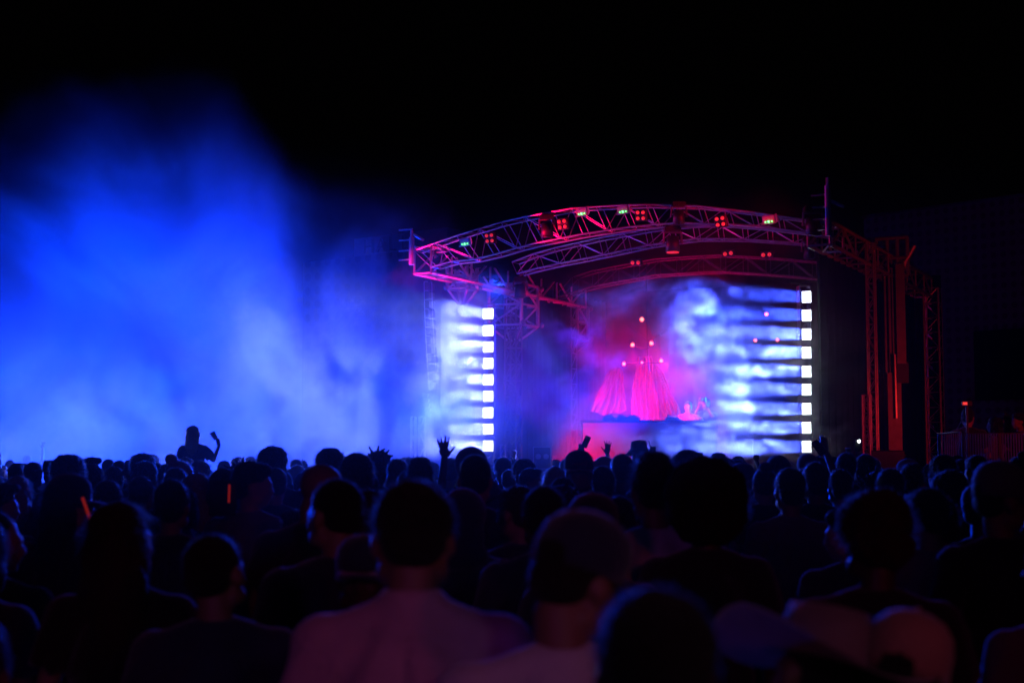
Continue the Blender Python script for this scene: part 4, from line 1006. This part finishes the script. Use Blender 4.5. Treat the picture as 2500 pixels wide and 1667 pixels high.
HN = {'short': 'short haired', 'crop': 'close cropped', 'quiff': 'spiky haired', 'curly': 'curly haired', 'bob': 'bob haired', 'long': 'long haired', 'bun': 'bun haired', 'pony': 'ponytailed', 'cap': 'capped', 'bucket': 'bucket hatted', 'dreads': 'dreadlocked'}
recs = {}
for x, d in FILL:
    k = rnd.choice(HK); px = 1250 + F * x / d
    zt = rnd.gauss(1.70, .08); zt = max(1.55, min(zt, 1.85 - 10 * d / F if d < 12 else 1.83))
    if d < 9: zt = min(zt, 1.85 - (55 + 35 * rnd.random()) * d / F)
    land = min(LAND, key=lambda q: abs(q[0] - px))[1]; row = next(r for m_, r in ROWS if d <= m_)
    recs.setdefault((HN[k], land, row), []).append((px, x, d, zt, k))
seen = set()
NTH = ['leftmost', 'second from the left', 'third from the left', 'fourth from the left', 'fifth from the left']
for (hn, land, row), L in recs.items():
    L.sort()
    for i, (px, x, d, zt, k) in enumerate(L):
        lab = f'{hn} head {row} {land}' if len(L) == 1 else f'{NTH[min(i, 4)]} {hn} head {row} {land}'
        if len(lab.split()) > 16: lab = lab.replace('second from the left', 'second').replace('third from the left', 'third').replace('fourth from the left', 'fourth').replace('among the ', 'in ').replace('at the foot of', 'below').replace('by the stage', '')
        lab = ' '.join(lab.split()[:16])
        assert lab not in seen or print('DUP', lab) is None; seen.add(lab)
        py = HOR - (zt - CAMZ) / d * F
        tn = rnd.choice(TURNS[:3] if d < 8 else TURNS); hatk = k if k in ('cap', 'bucket') else None
        if hatk == 'bucket' and d < 8: hatk = 'cap'
        person(px, py, d, lab, turn=tn, facing=rnd.uniform(-25, 30) if d < 7 else rnd.gauss(8, 38), hr='crop' if hatk else k, hc='blonde' if k in ('long', 'pony', 'bun') and rnd.random() < .35 else rnd.choice(('dark', 'dark', 'brown')), hatk=hatk,
               hatc=rnd.choice(('black', 'navy', 'grey')), sh=rnd.choice(('black', 'black', 'navy', 'grey', 'olive', 'navy') if d < 10 else ('black', 'navy', 'grey', 'olive', 'red')), skin=rnd.choice((0, 1, 1, 2)),
               arms=rnd.choice((ARMS0, ARMS0, AB, AP)), group='people in the crowd', spread=rnd.uniform(.96, 1.06))
# ------------------------------------------------------------------ smoke (baked grids of density)
class N:
    """tiny expression builder over geometry nodes"""
    def __init__(s, t, sock): s.t, s.s = t, sock
    def _m(s, op, o, rev=False):
        n = s.t.nodes.new('ShaderNodeMath'); n.operation = op
        a, b = (o, s) if rev else (s, o)
        for k, v in ((0, a), (1, b)):
            if isinstance(v, N): s.t.links.new(v.s, n.inputs[k])
            elif v is not None: n.inputs[k].default_value = v
        return N(s.t, n.outputs[0])
    def __add__(s, o): return s._m('ADD', o)
    def __radd__(s, o): return s._m('ADD', o)
    def __sub__(s, o): return s._m('SUBTRACT', o)
    def __rsub__(s, o): return s._m('SUBTRACT', o, True)
    def __mul__(s, o): return s._m('MULTIPLY', o)
    def __rmul__(s, o): return s._m('MULTIPLY', o)
    def __truediv__(s, o): return s._m('DIVIDE', o)
    def __pow__(s, o): return s._m('POWER', o)
    def exp(s): return s._m('EXPONENT', None)
    def max(s, o): return s._m('MAXIMUM', o)
    def min(s, o): return s._m('MINIMUM', o)
def ss(a, lo, hi):
    n = a.t.nodes.new('ShaderNodeMapRange'); n.interpolation_type = 'SMOOTHSTEP'
    a.t.links.new(a.s, n.inputs[0]); n.inputs[1].default_value = lo; n.inputs[2].default_value = hi
    return N(a.t, n.outputs[0])
def vec(t, x, y, z):
    n = t.nodes.new('ShaderNodeCombineXYZ')
    for k, v in enumerate((x, y, z)):
        if isinstance(v, N): t.links.new(v.s, n.inputs[k])
        else: n.inputs[k].default_value = v
    return n.outputs[0]
def fbm(t, v, scale, detail=4, rough=.55, dist=0.0):
    n = t.nodes.new('ShaderNodeTexNoise'); t.links.new(v, n.inputs['Vector'])
    n.inputs['Scale'].default_value = scale; n.inputs['Detail'].default_value = detail
    n.inputs['Roughness'].default_value = rough; n.inputs['Distortion'].default_value = dist
    return N(t, n.outputs[0])
def curve(a, pts):
    """piecewise smooth function of a field"""
    lo, hi = pts[0][0], pts[-1][0]
    vs = [p[1] for p in pts]; m0, m1 = min(vs), max(vs)
    n = a.t.nodes.new('ShaderNodeFloatCurve'); c = n.mapping.curves[0]
    P = [((x - lo) / (hi - lo), (v - m0) / (m1 - m0)) for x, v in pts]
    while len(c.points) < len(P): c.points.new(.5, .5)
    for q, (x, v) in zip(c.points, P): q.location = (x, v); q.handle_type = 'AUTO'
    n.mapping.update()
    r = ((a - lo) / (hi - lo)).max(0).min(1)
    a.t.links.new(r.s, n.inputs[1])
    return N(a.t, n.outputs[0]) * (m1 - m0) + m0
def blob(X, Y, Z, c, r):
    q = ((X - c[0]) / r[0]) ** 2 + ((Y - c[1]) / r[1]) ** 2 + ((Z - c[2]) / r[2]) ** 2
    return (q * -1.0).exp()
def smoke_mat(name, aniso=0.0, tint=(1, 1, 1)):
    m = bpy.data.materials.new(name); m.use_nodes = True; t = m.node_tree; t.nodes.clear()
    o = t.nodes.new('ShaderNodeOutputMaterial'); v = t.nodes.new('ShaderNodeVolumePrincipled')
    v.inputs['Color'].default_value = (*tint, 1); v.inputs['Density'].default_value = 1.0
    v.inputs['Density Attribute'].default_value = 'density'; v.inputs['Anisotropy'].default_value = aniso
    t.links.new(v.outputs[0], o.inputs['Volume'])
    return m
def smoke(name, lo, hi, vox, fn, mat, label):
    me = bpy.data.meshes.new(name); bm = bmesh.new()
    bmesh.ops.create_cube(bm, size=1, matrix=Matrix.Translation((V(lo) + V(hi)) / 2) @ Matrix.Diagonal((*(V(hi) - V(lo)), 1)))
    bm.to_mesh(me); bm.free(); me.materials.append(mat)
    ob = bpy.data.objects.new(name, me); COL.objects.link(ob)
    ob['kind'] = 'stuff'; ob['label'] = label; ob['category'] = 'smoke'
    t = bpy.data.node_groups.new(name, 'GeometryNodeTree')
    t.interface.new_socket('Geometry', in_out='OUTPUT', socket_type='NodeSocketGeometry')
    t.is_modifier = True
    out = t.nodes.new('NodeGroupOutput'); vc = t.nodes.new('GeometryNodeVolumeCube')
    vc.inputs['Min'].default_value = lo; vc.inputs['Max'].default_value = hi
    for k, a in enumerate(('X', 'Y', 'Z')):
        vc.inputs['Resolution ' + a].default_value = max(8, int((hi[k] - lo[k]) / vox))
    p = t.nodes.new('GeometryNodeInputPosition'); sp = t.nodes.new('ShaderNodeSeparateXYZ')
    t.links.new(p.outputs[0], sp.inputs[0])
    X, Y, Z = (N(t, sp.outputs[k]) for k in range(3))
    d = fn(t, p.outputs[0], X, Y, Z)
    # fade to nothing at the box faces
    for A, k in ((X, 0), (Y, 1), (Z, 2)):
        d = d * ss(A, lo[k], lo[k] + .5) * (1 - ss(A, hi[k] - .5, hi[k]))
    t.links.new(d.max(0).s, vc.inputs['Density'])
    sm = t.nodes.new('GeometryNodeSetMaterial'); sm.inputs['Material'].default_value = mat
    t.links.new(vc.outputs[0], sm.inputs[0]); t.links.new(sm.outputs[0], out.inputs[0])
    mod = ob.modifiers.new('smoke', 'NODES'); mod.node_group = t
    return ob

def B(X, Y, Z, px, py, d, r, amp=1.0):
    return blob(X, Y, Z, at(px, py, d), r) * amp
def left_smoke(t, P, X, Y, Z):
    wob = fbm(t, P, .22, 3)
    top = curve(X, [(-16, 6.0), (-10.4, 6.8), (-7.9, 8.1), (-5.6, 7.9), (-4.9, 6.9), (-3.7, 6.2), (-1.8, 5.9), (-.4, 4.6), (1, 4.2)])
    h = top + (wob - .5) * 4.0 - Z
    body = ss(h, -1.6, 3.0)
    n1 = fbm(t, vec(t, X, Y * .22, Z * .85), .45, 8, .62, 1.2)
    n2 = fbm(t, vec(t, X * .95 + 7, Y * .28, Z * .7), .8, 8, .64, 1.1)
    n3 = fbm(t, vec(t, X * 1.0 + 3, Y * .3, Z * .8), 1.6, 6, .65, .8)
    dep = ss(Y, 25.5, 28) * (1 - ss(Y, 31.5, 34)) + ss(Y, 16, 19) * (1 - ss(Y, 24, 27)) * (1 - ss(Z, 3.2, 5.5)) * (1 - ss(X, -4.5, -2.0)) * .16
    d = body * (.30 + ss(n1, .41, .60)) * dep * .052
    b = B(X, Y, Z, 260, 1000, 28.5, (2.0, 2.5, .95)) + B(X, Y, Z, 120, 1050, 28.5, (1.5, 2.5, .6), .6) + B(X, Y, Z, 640, 860, 28.5, (.75, 1.8, 1.5), .9) + B(X, Y, Z, 600, 690, 29, (.45, 1.5, .8), .6) \
        + B(X, Y, Z, 720, 1000, 28.5, (1.5, 2.2, 1.0), .9) + B(X, Y, Z, 900, 1000, 28.8, (1.5, 2.0, .95), 1.1) + B(X, Y, Z, 1010, 1090, 29, (1.6, 1.5, .5), 1.2)
    d = d + b.min(1.5) * ss(n2, .45, .57) * (.1 + 1.6 * n3) * .22
    # thick plume right in front of the left strobes
    pl = B(X, Y, Z, 1130, 770, 30.2, (.36, .8, .55), 1.2) + B(X, Y, Z, 1120, 850, 30.2, (.48, .8, .7), 1.2) + B(X, Y, Z, 1110, 950, 30.2, (.55, .9, .8), 1.2) + B(X, Y, Z, 1110, 1060, 30.2, (.75, 1.0, .6), 1.6)
    return d + pl.min(1.8) * (.22 + ss(n3, .38, .60)) * .85
def stage_smoke(t, P, X, Y, Z):
    n1 = fbm(t, vec(t, X, Y * .4, Z), .55, 7, .6, .9)
    n2 = fbm(t, vec(t, X, Y * .3, Z * 1.2), 1.25, 8, .66, 1.2)
    n3 = fbm(t, vec(t, X * .8, Y * .25, Z * 1.4), 2.2, 6, .66, 1.0)
    top = curve(X, [(-1, 4.2), (1.2, 4.8), (3, 5.2), (4.6, 4.9), (6, 4.4), (8, 4.0)])
    d = ss(top + (n1 - .5) * 1.8 - Z, -.2, 1.2) * (.12 + ss(n1, .40, .62)) * .040 * (1 - ss(Y, 30.5, 32.5) * .55)
    d = d * (1 - B(X, Y, Z, 1590, 960, 29.5, (1.3, 3.2, 1.25), .85)) * (1 - B(X, Y, Z, 1705, 1000, 32, (.55, 3.0, .6), .85))
    b = B(X, Y, Z, 1700, 830, 27.0, (.40, .6, .5), 5) + B(X, Y, Z, 1735, 760, 27.0, (.16, .4, .6), .9) + B(X, Y, Z, 1740, 710, 27.0, (.5, .5, .25), .5) \
        + B(X, Y, Z, 1885, 850, 27.4, (.55, .6, .28), 1.8) + B(X, Y, Z, 1890, 905, 27.4, (.6, .6, .25), 1.8) + B(X, Y, Z, 1850, 945, 27.3, (.8, .6, .28), 1.6) \
        + B(X, Y, Z, 1800, 930, 27.2, (.4, .6, .5), 1.0) + B(X, Y, Z, 1830, 1000, 27.3, (.9, .9, .4), 1.3) + B(X, Y, Z, 1880, 1045, 27.5, (1.0, .9, .3), 1.8) \
        + B(X, Y, Z, 1800, 1092, 27.3, (1.2, 1.2, .26), 2.4) + B(X, Y, Z, 1620, 1098, 28, (1.6, 1.2, .24), .6) + B(X, Y, Z, 1440, 860, 31.5, (1.0, 1, 1.0), .55) + B(X, Y, Z, 1640, 720, 30.5, (1.3, 1, .35), .4) + B(X, Y, Z, 1330, 1010, 31.5, (.8, 1, .6), .4)
    d = d + B(X, Y, Z, 1575, 900, 35.7, (2.1, .5, 1.4)) * (.1 + ss(n1, .35, .65)) * .30 + B(X, Y, Z, 1560, 1060, 32.4, (2.4, .8, .5)) * (.1 + ss(n1, .35, .65)) * .30 + B(X, Y, Z, 1440, 960, 33.2, (.9, .9, .9)) * (.1 + ss(n1, .35, .65)) * .14 + B(X, Y, Z, 1690, 900, 34, (.8, .8, .8)) * (.1 + ss(n1, .35, .65)) * .14
    bz = B(X, Y, Z, 1840, 900, 27.2, (1.7, 1.0, 1.9)) * ss(n1, .3, .6) * .10
    return d + bz + b * ss(n2, .45, .60) * (.25 + ss(n3, .40, .60)) * .6
SM = smoke_mat('stage_smoke', .0)
smoke('smoke', (-16, 15.6, .2), (1.0, 36, 11.5), .10, left_smoke, SM, 'blue lit smoke bank drifting left of the stage above the crowd')
smoke('smoke', (-.8, 25.2, .4), (7.6, 36.5, 7.2), .07, stage_smoke, SM, 'white and violet smoke swirling inside the stage between the strobe columns')
smoke('smoke', (-4.2, 4.6, .3), (2.6, 21, 3.0), .22, lambda t, P, X, Y, Z: (fbm(t, P, .5, 4, .5, .3) * .018) * ss(X, -4.2, -1.2) * (1 - ss(X, .2, 2.6)), SM, 'thin smoke added for the blue lens veil over the middle of the crowd')  # smoke added to imitate veiling glare over the middle of the crowd
